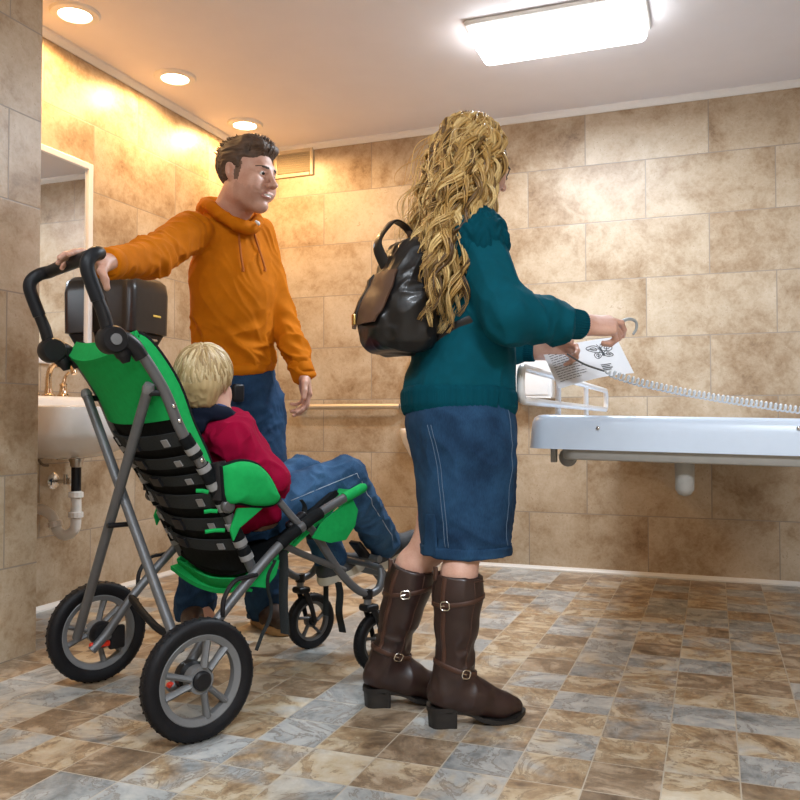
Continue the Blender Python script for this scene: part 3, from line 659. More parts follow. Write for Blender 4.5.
# seat back
def backsurf(t0, t1, s0, s1, off, n=18, m=21, bulge=.035, wing=0.0):
    G = []
    for i in range(n):
        t_ = t0+(t1-t0)*i/(n-1); p = on_back(t_); p2 = on_back(min(1, t_+.01)); p0 = on_back(max(0, t_-.01)); tg = nrm(p2-p0); nb = nrm(V3(-tg[2]*-1, 0, -tg[0])); nb = V3(tg[2], 0, -tg[0]); row = []
        for j in range(m):
            s = s0+(s1-s0)*j/(m-1); e = 1-(s/.205)**2; row.append(p+V3(0, s, 0)+nb*(off+bulge*max(e, -.2)))
        G.append(row)
    return np.array(G)
sb = MB().sheet(backsurf(.20, .995, -.195, .195, -.004, 30, 25), .006).build('seat_back', M_mesh, ST)
G = backsurf(.02, .335, -.20, .20, .004, 16, 25)
top = np.array([G[0]+V3(.05, 0, .030)*np.ones((25, 1))*(1-.6*(np.linspace(-1, 1, 25)[:, None])**2), G[0]+V3(.022, 0, .036)*np.ones((25, 1))])
for q in top: q[:, 2] += .012*(1-(np.linspace(-1, 1, 25))**2)
MB().sheet(np.concatenate([top, G]), .012).build('head_cover', M_green, ST, 50)
for k, tt in enumerate((.375, .465, .555, .645, .735, .825)):
    st = MB().sheet(backsurf(tt, tt+.050, -.205, .205, .010+.002*(k % 2), 4, 25), .004).build('back_strap', M_web, ST)
    MB().sheet(backsurf(tt+.004, tt+.046, -.02+.03*(k % 2), .035+.03*(k % 2), .0165, 4, 6), .008).build('strap_buckle', M_black, st)
    for s in (-1, 1):
        b0 = s*.150; MB().sheet(backsurf(tt+.016, tt+.042, b0-.012, b0+.012, .0155, 3, 4), .003).build('strap_tab', M_band, st)
# side wings, cushions
for s in (-1, 1):
    G = []
    for i in range(22):
        t_ = .03+.60*i/21; p = on_back(t_); tg = nrm(on_back(min(1, t_+.02))-on_back(max(0, t_-.02))); nf = V3(-tg[2], 0, tg[0]); wd = .056*math.sin(math.pi*(i+2.2)/25)**.6*(1-.45*i/21)
        G.append([p+V3(0, s*(.200-.012*a), 0)+nf*(.006+wd*a) for a in np.linspace(0, 1, 6)])
    wg = MB().sheet(G, .014).build('side_wing', M_green, ST, 50)
    MB().tube([g[-1] for g in G], .0085, 8).build('wing_piping', M_mesh, wg)
    # armrest cushion
    out = [L3(*q, -.235) for q in ((222, 466), (240, 461), (256, 464), (268, 475), (277, 492), (279, 499), (272, 505), (256, 506), (240, 503), (226, 501))]
    for q in out: q[1] = s*.232
    o = SDF(); ctr_ = np.mean(out, 0); V_ = []; rg = []
    for k, (sc_, dy) in enumerate(((.86, -.014), (.97, -.010), (1.0, 0), (.97, .012), (.80, .024), (.40, .030))):
        rg.append([ctr_+(q-ctr_)*V3(sc_, 1, sc_)+V3(0, s*dy, 0) for q in spline(out+[out[0]], np.zeros(len(out)+1), 4)[0][:-1]])
    ac = MB().rings(rg).build('armrest_cushion', M_green, ST, 60)
    MB().tube(rg[2]+[rg[2][0]], .0055, 8, cap=False).build('piping', M_mesh, ac)
    MB().tube([L3(218, 462, -.21)*V3(1, 0, 1)+V3(0, s*.21, 0), L3(220, 478, -.21)*V3(1, 0, 1)+V3(0, s*.212, 0), L3(219, 500, -.21)*V3(1, 0, 1)+V3(0, s*.21, 0)], [.02, .022, .018], 12, smooth=4).build('armrest_hinge', M_black, ST)
    h2 = on_back(.70)+V3(0, s*.222, 0); MB().lathe([(.0, 0), (.019, 0), (.019, .012), (.014, .017), (0, .018)], h2, (0, s, 0), 20).build('armrest_knob', M_tubed, ST)
    q = [L3(*q, -.222)*V3(1, 0, 1)+V3(0, s*.222, 0) for q in ((236, 508), (262, 507), (252, 516), (238, 528), (232, 541), (229, 530))]
    MB().prism(q, (0, s*.01, 0)).build('hip_panel', M_green, ST, bevel=.002)
    for pa, pb in () if s > 0 else (((197, 491), (207, 492)), ((205, 512), (216, 511)), ((206, 532), (223, 530))):
        A_ = L3(*pa, -.195)*V3(1, 0, 1)+V3(0, s*.19, 0); B_ = L3(*pb, -.2)*V3(1, 0, 1)+V3(0, s*.208, 0); MB().tube([A_, (A_+B_)/2+V3(0, 0, .002), B_], .0055, 8).build('elastic_loop', M_green, ST)
    # calf panel hanging off the front of the rail
    q = [L3(*q, -.232)*V3(1, 0, 1)+V3(0, s*.226, 0) for q in ((312, 538), (322, 522), (345, 503), (352, 498), (358, 510), (355, 526), (346, 540), (330, 543))]
    MB().prism(q, (0, s*.008, 0)).build('calf_panel', M_green, ST, bevel=.002)
    q0 = [L3(*q, -.232)*V3(1, 0, 1)+V3(0, s*.217, 0) for q in ((351, 503), (347, 514), (350, 527), (354, 530))]
    MB().tube(q0, .008, 8, smooth=3, flat=(.4, (0, 1, 0))).build('calf_strap', M_mesh, ST)
# seat sling and cushion
G = []
for a, b in ((.185, .335), (.24, .345), (.30, .395), (.38, .45), (.46, .505), (.53, .550), (.565, .575), (.59, .565)):
    G.append([(a+.012*(1-abs(s)/.208), s, b-.035*max(0, 1-(s/.20)**2)*(a < .56)) for s in np.linspace(-.208, .208, 19)])
MB().sheet(G, .014).build('seat_sling', M_green, ST, 50)
G2 = [[(a+.01, s, b-.03*max(0, 1-(s/.19)**2)+.02) for s in np.linspace(-.19, .19, 13)] for a, b in ((.20, .36), (.27, .375), (.34, .43), (.43, .495), (.52, .555))]
MB().sheet(G2, .016).build('seat_cushion', M_mesh, ST, 50)
fl = [L3(*q, 0) for q in ((195, 548), (203, 556), (213, 563), (222, 553), (243, 560), (290, 578))]
for s in (-1, 1):
    pl = [(.20, s*.20, .362), (.215, s*.21, .335), (.26, s*.215, .325), (.29, s*.222, .36), (.30, s*.224, .40), (.25, s*.215, .39)]
    MB().prism(pl, (0, -s*.010, 0)).build('sling_flap', M_green, ST, bevel=.002)
MB().sheet([[(a+.01*math.sin(8*s), s, b-.012*math.cos(12*s)) for s in np.linspace(-.2, .2, 17)] for a, b in ((.195, .35), (.205, .325), (.235, .312))], .008).build('sling_hem', M_green, ST, 50)
# foot plates, straps
A0, A1 = L3(360, 543, -.03), L3(394, 588, -.03)
FP = MB().rbox((A0+A1)/2*V3(1, 0, 1)+V3(0, -.0, 0), (.016, .055, np.linalg.norm(A1-A0)), .004, frame(A0-A1, (.7, 0, .7))).build('foot_plate', M_black, ST)
for dz in (.02, -.03): MB().tube([(A0*.5+A1*.5)*V3(1, 0, 1)+V3(dz*.4-.012, -.07, -dz), (A0*.5+A1*.5)*V3(1, 0, 1)+V3(dz*.4-.012, .05, -dz)], .012, 10).build('foot_bar', M_rim, FP)
MB().tube([(.726, -.16, .318), (.733, -.08, .322), (.733, .08, .322), (.726, .16, .318)], .011, 10).build('foot_bar', M_tube, ST)
def strap(px0, s, ln, w, sway=0.0):
    p = L3(*px0, s); q = [p+V3(sway*math.sin(k*1.3)*.5+sway*k/4, 0, -ln*k/6) for k in range(7)]
    MB().tube(q, w, 8, smooth=3, flat=(.12, (1, .2, 0))).build('hanging_strap', M_web, ST)
strap((283, 550), -.235, .235, .018, .004); strap((275, 560), -.222, .24, .007, -.03); strap((338, 582), .02, .17, .016, .01); strap((326, 560), .12, .19, .012, .0)
strap((300, 500), -.15, .12, .012, .02)
# ================================================================ people
def skin_mat(name, c, seed=0):
    t = NT(name); b = t.b; co = t.objco()
    f = t.math('ADD', t.math('MULTIPLY', t.noise(co, 28, 4, w=seed), .7), t.math('MULTIPLY', t.noise(co, 260, 3, w=seed), .3))
    t.l(t.ramp(f, [(.3, (c[0]*.86, c[1]*.72, c[2]*.68)), (.7, (min(1, c[0]*1.06), c[1]*1.06, c[2]*1.06))]), b.inputs['Base Color'])
    b.inputs['Roughness'].default_value = .48; b.inputs['Subsurface Weight'].default_value = .08; b.inputs['Subsurface Radius'].default_value = (.012, .005, .003); b.inputs['Subsurface Scale'].default_value = .5
    t.bump(t.noise(co, 420, 3), .12, .001); return t.m
M_skin = skin_mat('skin', (.60, .36, .27)); M_skinw = skin_mat('fair skin', (.64, .40, .31), 3); M_skinb = skin_mat('child skin', (.68, .42, .32), 5)
M_lip = mat('lips', (.46, .21, .175), .4, var=.05); M_brow = mat('dark brown eyebrow', (.05, .03, .018), .8, var=.3, scale=300); M_eyew = mat('eye white', (.75, .72, .70), .15, var=.02)
M_iris = mat('iris', (.018, .020, .022), .1); M_stub = skin_mat('shaved skin', (.54, .325, .245), 9); M_teeth = mat('teeth', (.78, .75, .70), .25, var=.02)
M_side = mat('short dark sideburn', (.17, .098, .065), .8, var=.25, scale=300)
SKINS = lambda s_: [s_, M_lip, M_brow, M_eyew, M_iris, M_stub, M_teeth, M_side]
def head_sdf(S0, c, R, q, smile=0.0, fem=0.0, neck=None):
    S = SDF()
    if neck is not None: S.rc(*neck)
    T = lambda *p: c+R@(np.array(p)*q)
    e = lambda p, r, k=.02, op='u': S.el(T(*p), np.array(r)*q, R, k*q, op)
    rc = lambda a, b, ra, rb, k=.02, op='u': S.rc(T(*a), T(*b), ra*q, rb*q, k*q, op)
    e((0, -.018, .036), (.076, .097, .086), .01); e((0, .030, -.022), (.060-.003*fem, .062, .092), .035)
    for x in (-1, 1):
        e((x*.050, .020, -.058), (.014, .030, .030), .05); e((x*.046, .062, -.016), (.018, .018, .014), .03)
    rc((0, .040, -.070), (0, .068, -.103), .040-.004*fem, .0200-.003*fem, .035); e((0, .083, -.103), (.017, .012, .013), .02)
    rc((-.030, .080, .022), (.030, .080, .022), .012, .012, .025)
    for x in (-1, 1):
        e((x*.032, .098, .003), (.018, .013, .013), .014, 's'); e((x*.031, .0775, .003), (.0135, .0135, .0125), .002)
        rc((x*.018, .0890, .0098), (x*.046, .0800, .0075), .0046, .0040, .004); rc((x*.020, .0885, -.0062), (x*.044, .0800, -.0052), .0030, .0026, .004)
    rc((0, .090, .014), (0, .116, -.026), .0075, .0105, .012); e((0, .1205, -.030), (.0100, .0100, .0090), .006)
    for x in (-1, 1): e((x*.0135, .104, -.033), (.0085, .011, .0080), .006); e((x*.0065, .1075, -.0415), (.0035, .005, .0030), .002, 's')
    w_ = .024+.006*smile
    if smile:
        e((0, .098, -.0640), (w_*.80, .016, .0045), .003, 's')
    e((0, .0915, -.0590), (w_, .0125, .0048), .007); e((0, .0905, -.0705), (w_*.85, .0125, .0058), .007)
    for x in (-1, 1): e((x*(w_+.003), .083, -.0625+.004*smile), (.005, .006, .005), .006, 's'); e((x*.046, .066, -.045), (.020, .018, .020), .03)
    for x in (-1, 1):
        E = R@frame((x*.18, -.18, 1), (1, 0, 0))
        S.el(T(x*.0765, -.016, -.002), np.array((.0075, .0185, .031))*q, E, .006*q); S.el(T(x*.084, -.013, .002), np.array((.006, .0105, .019))*q, E, .004*q, 's'); e((x*.0785, -.006, -.012), (.004, .005, .008), .004)
    S0.sub(S, c, .165*q, .03)
def head_mi(c, R, q, smile=0, stub=False, hairline=None):
    def fn(C):
        p = (C-c)@R/q; x, y, z = np.abs(p[:, 0]), p[:, 1], p[:, 2]; m = np.zeros(len(C), int)
        w_ = .024+.006*smile
        near = (np.linalg.norm(p, axis=1) < .2)
        if stub: m[near & (z < -.050+.25*np.clip(.055-y, 0, .1)+.012*vnoise(C*90, 3)) & (z > -.125) & (y > .005) & (x < .075)] = 5
        if stub: m[near & (x > .045) & (y > .002) & (y < .026-.10*np.clip(.03-z, 0, .1)) & (z > -.030) & (z < .034)] = 7
        lip = near & (y > .075) & ((x/(w_*1.02))**2+((z+.0650)/.0125)**2 < 1); m[lip] = 1
        if smile: m[near & (y > .070) & ((x/(w_*.72))**2+((z+.0638)/.0042)**2 < 1)] = 6
        m[near & (y > .06) & (x > .013) & (x < .052) & (np.abs(z-(.0215+.0035*np.sin((x-.012)/.040*2.2)+.0025*np.clip((.024-x)/.012, 0, 1))) < .0034*(1-.5*np.clip((x-.035)/.017, 0, 1)))] = 2
        ball = np.abs(np.linalg.norm(np.stack([x-.031, y-.0775, (z-.003)], 1), axis=1)-.0130) < .0012
        eye = near & ball & (y > .080) & (np.abs(z-.0025) < .0058) & (np.abs(x-.031) < .0125); m[eye] = 3
        m[eye & ((x-.031)**2+(z-.002)**2 < .0072**2)] = 4
        return m
    return fn
def hand_sdf(S0, wr, d, n, side, curl, thumb=None, q=1.0, spread=.05, tcurl=.3):
    S = SDF(); wr = np.asarray(wr, float); d = nrm(d); n = nrm(np.asarray(n)-d*(np.dot(n, d))); p = side*np.cross(d, n)
    off = (-.0290, -.0100, .0095, .0275); fw = (.086, .090, .085, .076); seg = ((.042, .026, .021), (.046, .030, .022), (.042, .028, .021), (.033, .021, .019)); rad = (.0090, .0093, .0088, .0078)
    for i in range(4):
        kn = wr+(d*fw[i]+p*off[i]+n*.004*(1-abs(i-1.3)/2))*q
        S.rc(wr+p*off[i]*.62*q, kn, .0165*q, .0115*q, .012*q)
    S.el(wr+(d*.048-n*.006)*q, np.array((.036, .048, .0135))*q, np.stack([p, d, n], 1), .015*q)
    for i in range(4):
        kn = wr+(d*fw[i]+p*off[i])*q; a = 0; c_ = curl[i] if isinstance(curl[0], (tuple, list)) else curl; P_ = kn; ds = nrm(d+p*spread*(i-1.4))
        for j in range(3):
            a += math.radians(c_[j]); dd = ds*math.cos(a)-n*math.sin(a); Q_ = P_+dd*seg[i][j]*q
            S.rc(P_, Q_, rad[i]*q*(1.05-.1*j), rad[i]*q*(.97-.1*j), .004*q); P_ = Q_
    b = wr+(d*.020-p*.020-n*.004)*q
    if thumb is None:
        t1 = b+nrm(d*.62-p*.72-n*.25)*.046*q; t2 = t1+nrm(d*.85-p*(.45-tcurl)-n*.25)*.034*q; t3 = t2+nrm(d*.9-p*(.25-tcurl)-n*.3)*.027*q; thumb = (t1, t2, t3)
    S.rc(b, thumb[0], .0175*q, .0125*q, .016*q); S.rc(thumb[0], thumb[1], .0115*q, .0105*q, .006*q); S.rc(thumb[1], thumb[2], .0105*q, .0085*q, .004*q)
    S0.sub(S, wr+d*.09*q, .15*q, .02)
def locks(c, R, q, rad, crown, ends, lift, rr, n=9, jit=.06, seed=1, wave=0.0):
    g = np.random.default_rng(seed); mb = MB(); tone = []; cr = nrm(crown)
    for e in ends:
        e = nrm(e); base = g.uniform(.0, .55) if len(e) else 0; t0 = g.uniform(0, .58); t1 = min(1, t0+g.uniform(.42, .70)); pts = []; L_ = g.uniform(*lift); ph = g.uniform(0, 6)
        om = math.acos(np.clip(cr@e, -1, 1)); sd = nrm(np.cross(cr, e)+1e-6); jw = g.normal(0, jit)
        for k in range(n):
            t_ = t0+(t1-t0)*k/(n-1); v = (math.sin((1-t_)*om)*cr+math.sin(t_*om)*e)/max(math.sin(om), 1e-3); v = nrm(v+sd*(jw*math.sin(math.pi*k/(n-1))+wave*math.sin(ph+k)))
            h = 1+L_*(.35+.65*math.sin(math.pi*min(1, .15+.8*k/(n-1))))-(.03 if k == n-1 else 0)-(.05 if k == 0 else 0); pts.append(c+R@(v*rad*h*q))
        k0 = len(mb.v); r_ = rr*g.uniform(.7, 1.25)*q; mb.tube(pts, [r_*(.35+.65*math.sin(math.pi*(.12+.83*k/(n-1)))) for k in range(n)], 6); tone += [g.uniform(0, 1)]*(len(mb.v)-k0)
    return mb, tone
def person(name, label, P0, group=None):
    P0 = np.asarray(P0, float); t = thing(name, label, 'person', room(P0), YAW); return t, (lambda v: np.asarray(v)-P0)
def bb(S_pts, pad): A = np.array(S_pts); return A.min(0)-pad, A.max(0)+pad
def ribbon(pts, nor, w, th):
    P = np.array(pts); Tn = np.gradient(P, axis=0); Tn /= np.linalg.norm(Tn, axis=1)[:, None]+1e-9; R_ = []
    for q, t_, n_ in zip(P, Tn, nor):
        n_ = nrm(n_-t_*(t_@n_)); s_ = np.cross(t_, n_)*w; R_.append([q-s_-n_*th*.6, q+s_-n_*th*.6, q+s_+n_*th*.5, q+s_*.8+n_*th, q-s_*.8+n_*th, q-s_+n_*th*.5])
    return MB().rings(R_)
def stitch(mb, pts, r=.0011): mb.tube(pts, r, 5)

# ---------------------------------------------------------------- man in the orange hooded top
mf = V3(.669, -.743, 0); mL = V3(.743, .669, 0); UP = V3(0, 0, 1)
hip = at(235, 398, 3.14); neck = at(231, 209, 2.99); chest = at(229, 262, 3.02)
shR, elR, wrR = at(191, 232, 2.87), at(150, 258, 2.61), at(107, 264, 2.28)
shL, elL, wrL = at(257, 234, 3.12), at(279, 308, 3.17), at(303, 373, 3.07)
kR, anR = at(206, 512, 3.10), at(195, 604, 3.20); kL, anL = at(268, 512, 3.13), at(266, 603, 3.22)
hpR = hip-mL*.088; hpL = hip+mL*.112
hdC = at(247.5, 176, 2.93); hy = math.radians(64); hf = V3(math.sin(hy), -math.cos(hy), -.16); hR_ = np.stack([nrm(np.cross(hf, UP)), nrm(hf), nrm(np.cross(np.cross(hf, UP), hf))], 1); hq = 1.03
man, mloc = person('person', 'man in an orange hooded top and blue jeans holding the stroller handle', ((anR+anL)/2)*V3(1, 1, 0))
TR = frame(neck-hip, mL); Lt = np.linalg.norm(neck-hip)
B = SDF()
B.sec([(-.10, 0, 0, .14, .10), (.0, 0, 0, .150, .10), (.15, 0, 0, .128, .082), (.35, 0, 0, .142, .090), (.50, 0, 0, .140, .085), (.60, 0, .01, .085, .06), (Lt, 0, .012, .058, .052)], TR, hip)
B.chain([hpR, kR, anR], [.082, .056, .042], .03); B.chain([hpL, kL, anL], [.082, .056, .042], .03)
B.chain([shR, elR, wrR], [.052, .040, .0285], .02); B.chain([shL, elL, wrL], [.052, .040, .0285], .02)
for a_ in (anR, anL): B.rc(a_, a_+mf*.14-UP*.05, .036, .026, .02)
B.rc(neck-UP*.02, hdC+hR_@V3(0, -.022, -.06), .060, .056, .03)
head_sdf(B, hdC, hR_, hq, 1.0, 0, (neck-UP*.02, hdC+hR_@V3(0, -.022, -.06), .060, .056, .03))
kd = at(79, 255, 2.185)-wrR
hand_sdf(B, wrR, kd, V3(.05, .40, .9), 1, [(4, 14, 12), (6, 16, 12), (10, 18, 14), (16, 22, 18)], (at(102, 271, 2.20), at(105, 280, 2.18), at(107, 288, 2.18)), 1.0, .02)
hand_sdf(B, wrL, V3(.20, -.12, -1), V3(.90, .35, .1), -1, [(22, 30, 20), (24, 32, 22), (28, 36, 25), (34, 40, 30)], None, 1.0, .02, .12)
lo, hi = bb([anR-UP*.1+mf*.2, anL-UP*.1, hdC+UP*.16, hdC, wrR+nrm(kd)*.24, wrL+V3(.1, .1, -.25), shL+mL*.1, hip-mf*.15], .09)
bm_hi = head_mi(hdC, hR_, hq, 1.0, True)
sdf_obj('body', B, lo, hi, .0038, SKINS(M_skin), man, mloc, None, bm_hi)
# hair: short sides, swept-up front
Hc = SDF(); T = lambda *p: hdC+hR_@(np.array(p)*hq)
Hc.el(T(0, -.022, .040), np.array((.0845, .1035, .0955))*hq, hR_, .0)
Hc.rc(T(-.038, .066, .097), T(.040, .066, .097), .018*hq, .018*hq, .03*hq); Hc.rc(T(-.045, .02, .108), T(.045, .02, .108), .017*hq, .017*hq, .04*hq)
Hc.plane(T(0, .081, .074), hR_@nrm(V3(0, 1, -.75)), .008); 
cut = SDF(); cut.box(T(0, .075, -.035), np.array((.2, .055, .082))*hq, hR_, .01, 0); Hc.add(cut, .012, 's')
cut = SDF(); cut.box(T(0, .035, -.155), np.array((.2, .30, .125))*hq, hR_@frame((0, -.25, 1)), .01, 0); Hc.add(cut, .01, 's')
for x in (-1, 1):
    Hc.el(T(x*.086, -.004, -.012), np.array((.02, .026, .034))*hq, hR_, .004, 's')
M_mhair = attr_mat('dark brown hair', [(.1, (.040, .022, .013)), (.9, (.135, .078, .045))], .62)
dsp = lambda V: .0022*folds((V-hdC)@hR_, (0, 1, .25), 150, 14, 3)
mh = sdf_obj('hair', Hc, *bb([T(0, 0, .04)], .16), .003, M_mhair, man, mloc, dsp, None, lambda V: .5+.5*vnoise(((V-hdC)@hR_)*V3(160, 30, 90), 4))
g = np.random.default_rng(11); mb = MB(); tn = []
for i in range(420):
    x = g.uniform(-.066, .066); y = g.uniform(-.10, .088); z = .040+.0955*math.sqrt(max(.02, 1-(x/.0845)**2-((y+.022)/.1085)**2)); fr_ = np.clip((y-.0)/.08, 0, 1); z += .020*fr_
    if z < .085 and y > .05: continue
    ln = .016+.012*fr_; p0 = V3(x, y, z-.008); dr = nrm(V3(.3*x+g.normal(0, .15), -.15+.75*fr_-.4*(1-fr_)+g.normal(0, .15), .25+.75*fr_))
    k0 = len(mb.v); mb.tube([T(*p0), T(*(p0+dr*ln*.5+V3(0, 0, .002))), T(*(p0+dr*ln+V3(0, -.004*fr_, .001)))], [.0030, .0027, .001], 5); tn += [g.uniform(0, 1)]*(len(mb.v)-k0)
mk('hair_strands', mb.v, mb.f, M_mhair, man, 180, None, mloc, 0, tn)
# jeans
M_jean = denim('blue denim', (.006, .019, .050), (.026, .075, .160))
J = SDF(); J.sec([(-.12, 0, 0, .13, .10), (-.02, 0, 0, .172, .122), (.07, 0, 0, .166, .118), (.15, 0, 0, .152, .108), (.22, 0, 0, .14, .098)], TR, hip, .02)
for a, b, c in ((hpR, kR, anR), (hpL, kL, anL)): J.chain([a-UP*.02, b, c+UP*.01], [.096, .074, .066], .035); J.rc(c+UP*.03, c-UP*.045, .068, .070, .03)
J.plane((anL+anR)/2*V3(1, 1, 0)+UP*.035, -UP)
def jd(V):
    kz = np.exp(-((V[:, 2]-kL[2])/.10)**2)+1.4*np.exp(-((V[:, 2]-.10)/.09)**2)+.9*np.exp(-((V[:, 2]-hip[2]+.06)/.09)**2)+.25
    return .006*kz*folds(V, (.6, .3, .45), 22, 6, 8)+.002*folds(V, (-.6, .2, .5), 40, 8, 2)
sdf_obj('jeans', J, *bb([anR-UP*.1, anL-UP*.1, hip+UP*.2, hpL+mL*.1, hpR-mL*.1, kR-mL*.05], .11), .006, M_jean, man, mloc, jd)
mb = MB(); M_st = mat('pale denim stitching', (.36, .42, .50), .8)
fl = [hip+TR@V3(.006*math.sin(k), -.121, .10-k*.045)+mf*.003 for k in range(4)]
# hooded top
M_or = mat('orange cotton jersey', (.53, .150, .003), .85, spec=.12, var=.10, scale=25, bump=.2, bscale=1100, sheen=0)
H = SDF(); H.sec([(.125, .0, 0, .160, .120), (.17, 0, 0, .160, .118), (.25, 0, 0, .156, .112), (.40, 0, -.005, .170, .116), (.50, 0, .0, .160, .102), (.58, 0, .004, .128, .084), (Lt+.0, 0, .012, .088, .074)], TR, hip, .02, cap=.02)
H.chain([shR, elR, wrR+(elR-wrR)*.02], [.070, .056, .041], .05); H.chain([shL, elL, wrL+(elL-wrL)*.0], [.066, .052, .040], .03)
H.plane(wrR+(elR-wrR)*.055, wrR-elR) if False else None
def hd(V):
    t_ = (V-hip)@TR[:, 2]; low = np.exp(-((t_-.20)/.10)**2); ar = np.linalg.norm(V-elR, axis=1); al = np.linalg.norm(V-wrL, axis=1); sh = np.linalg.norm(V-(shR-UP*.03), axis=1)
    f1 = folds(V, (.9, .2, -.25), 26, 4, 21); f2 = folds(V, (.55, .3, -.75), 24, 5, 33); f3 = folds(V, (.2, -1, .5), 34, 7, 40); f4 = folds(V, (.8, .3, -.4), 40, 8, 6)
    return .0125*low*f1+.0045*f2*(t_ > 0)+.0075*np.exp(-(ar/.17)**2)*f3+.006*np.exp(-(al/.13)**2)*f4+.006*np.exp(-(sh/.11)**2)*f3
sdf_obj('hoodie', H, *bb([hip-UP*.02, neck, shR, shL, elR, wrR, elL, wrL, chest-mf*.1], .13), .005, M_or, man, mloc, hd)
for a, b, r_ in ((wrR, elR, .0455), (wrL, elL, .0455)):
    d = nrm(b-a); MB().tube([a-d*.012, a-d*.006, a+d*.04, a+d*.045], [r_-.004, r_, r_, r_-.003], 20).build('hoodie_cuff', M_or, man, 60, mloc)
hm = SDF(); hm.sec([(.105, 0, 0, .158, .118), (.125, 0, 0, .164, .123), (.146, 0, 0, .162, .122)], TR, hip, .01, cap=.006)
sdf_obj('hoodie_hem', hm, *bb([hip+mL*.2, hip-mL*.2, hip+mf*.15-UP*.0, hip-mf*.15+UP*.2], .04), .006, M_or, man, mloc, lambda V: .004*folds(V, (.9, .2, -.25), 26, 4, 21))
# hood resting round the neck
hb = MB(); ring = []
nb = neck+(hdC-neck)*.12
for k in range(33):
    a = 2*math.pi*k/32; fx = math.cos(a); fy = math.sin(a)     # fy forward
    ring.append(nb+mL*.090*fx+mf*(.092*fy-.006)+UP*(-.018-.078*max(fy, 0)**1.2+.020*max(-fy, 0)))
Hd = SDF(); Hd.chain(ring, [.0125+.012*max(-math.sin(2*math.pi*k/32), 0) for k in range(33)], .025); Hd.el(nb-mf*.095-UP*.045, (.085, .045, .065), np.stack([mL, mf, UP], 1), .05)
sdf_obj('hood', Hd, *bb(ring, .09), .005, M_or, man, mloc, lambda V: .004*folds(V, (.8, .5, .3), 34, 8, 9))
M_cord = mat('dark orange cord', (.42, .11, .008), .8)
for s_, px in ((-1, ((239, 219), (239, 236), (241, 256), (243, 268))), (1, ((251, 221), (256, 240), (261, 255), (265, 268)))):
    pts = [at(x, y, 2.84) for x, y in px]; o = []
    for p in pts:       # drop onto the chest surface
        r = nrm(p-V3(0, 0, CZ)); k = np.linspace(-.16, .35, 260); d_ = ev(H, p+r*k[:, None]); j = np.argmax(d_ < .010); o.append(p+r*k[j])
    MB().tube(o, .0038, 8, smooth=5).tube([o[-1], o[-1]-UP*.012], .0052, 8).build('drawstring', M_cord, man, 60, mloc)
ck = [hdC+hR_@V3(x, y, z) for x, y, z in ((-.016, .062, -.158), (-.003, .074, -.166), (.012, .070, -.158))]
MB().tube(ck, [.004, .006, .004], 8, smooth=3).build('collar_tie', mat('white cotton', (.75, .74, .72), .8), man, 60, mloc)
# shoes
M_shoe = mat('dark brown leather', (.045, .026, .018), .45, var=.2, bump=.1, bscale=120); M_sole = mat('tan gum sole', (.42, .24, .10), .6)
for a_, dr in ((anR, nrm(mf+V3(-.5, 0, 0))), (anL, nrm(mf+V3(-.2, 0, 0)))):
    g0 = a_*V3(1, 1, 0); sd = np.cross(UP, dr); Rm = np.stack([sd, dr, UP], 1); S = SDF()
    S.chain([g0-dr*.045+UP*.055, g0+dr*.06+UP*.050, g0+dr*.15+UP*.040], [.040, .044, .034], .03); S.rc(g0+UP*.06, g0+UP*.11, .042, .040, .02); S.plane(g0+UP*.022, -UP)
    sh = sdf_obj('shoe', S, *bb([g0-dr*.1, g0+dr*.2, g0+UP*.15], .06), .005, M_shoe, man, mloc)
    ol = [(x, y) for x, y in ((0, -.095), (.036, -.07), (.036, 0), (.046, .09), (.038, .155), (0, .192), (-.038, .155), (-.046, .09), (-.036, 0), (-.036, -.07))]
    ol = spline([(x, y, 0) for x, y in ol+[ol[0]]], np.zeros(11), 5)[0][:-1]
    MB().rings([[g0+Rm@V3(x*k, y*k, z) for x, y, _ in ol] for k, z in ((.96, .0), (1, .004), (1, .020), (.94, .030))]).build('sole', M_sole, sh, 50, mloc)
pp = hip+mL*-.02+mf*.10+UP*.02
pq = at(238, 393, 2.985)
MB().rbox(pq, (.045, .025, .065), .010, np.stack([mL, mf, UP], 1)).build('belt_pouch', M_black, man, 50, mloc)

# ---------------------------------------------------------------- woman in teal
yw = math.radians(18); wd = V3(math.cos(yw), math.sin(yw), 0); wl = V3(-math.sin(yw), math.cos(yw), 0)
M_WR = np.stack([-wl, wd, UP], 1)        # columns: right, forward, up
whip = at(461, 432, 2.27); wneck = at(466, 212, 2.31); whd = at(474, 163, 2.31)
wsR, weR, wwR = at(474, 236, 2.16), at(508, 317, 2.07), at(583, 325, 2.18)
wsL, weL, wwL = at(447, 232, 2.47), at(488, 346, 2.56), at(537, 350, 2.50)
aR = onfloor(451, 725); aL = onfloor(386, 705)
aR, aL = aR+UP*.09, aL+UP*.09
wkR, wkL = at(464, 548, 2.20), at(431, 545, 2.30); bR, bL = at(459, 574, 2.185), at(413, 566, 2.31)
hyw = math.radians(30); hfw = V3(math.cos(hyw), math.sin(hyw), -.28); HW = np.stack([nrm(np.cross(hfw, UP)), nrm(hfw), nrm(np.cross(np.cross(hfw, UP), hfw))], 1); wq = .94
wom, wloc = person('person', 'woman with long curly blonde hair in a teal sweater, denim skirt and brown boots', ((aR+aL)/2)*V3(1, 1, 0))
WT = frame(wneck-whip, -wl); Lw = np.linalg.norm(wneck-whip)      # x right, y = z cross x = forward
B = SDF(); B.sec([(-.12, 0, 0, .13, .09), (0, 0, -.01, .150, .105), (.16, 0, 0, .125, .085), (.34, 0, .0, .14, .095), (.46, 0, -.01, .14, .08), (Lw, 0, -.01, .06, .05)], WT, whip)
hpr, hpl = whip-wl*.08-UP*.06, whip+wl*.08-UP*.06
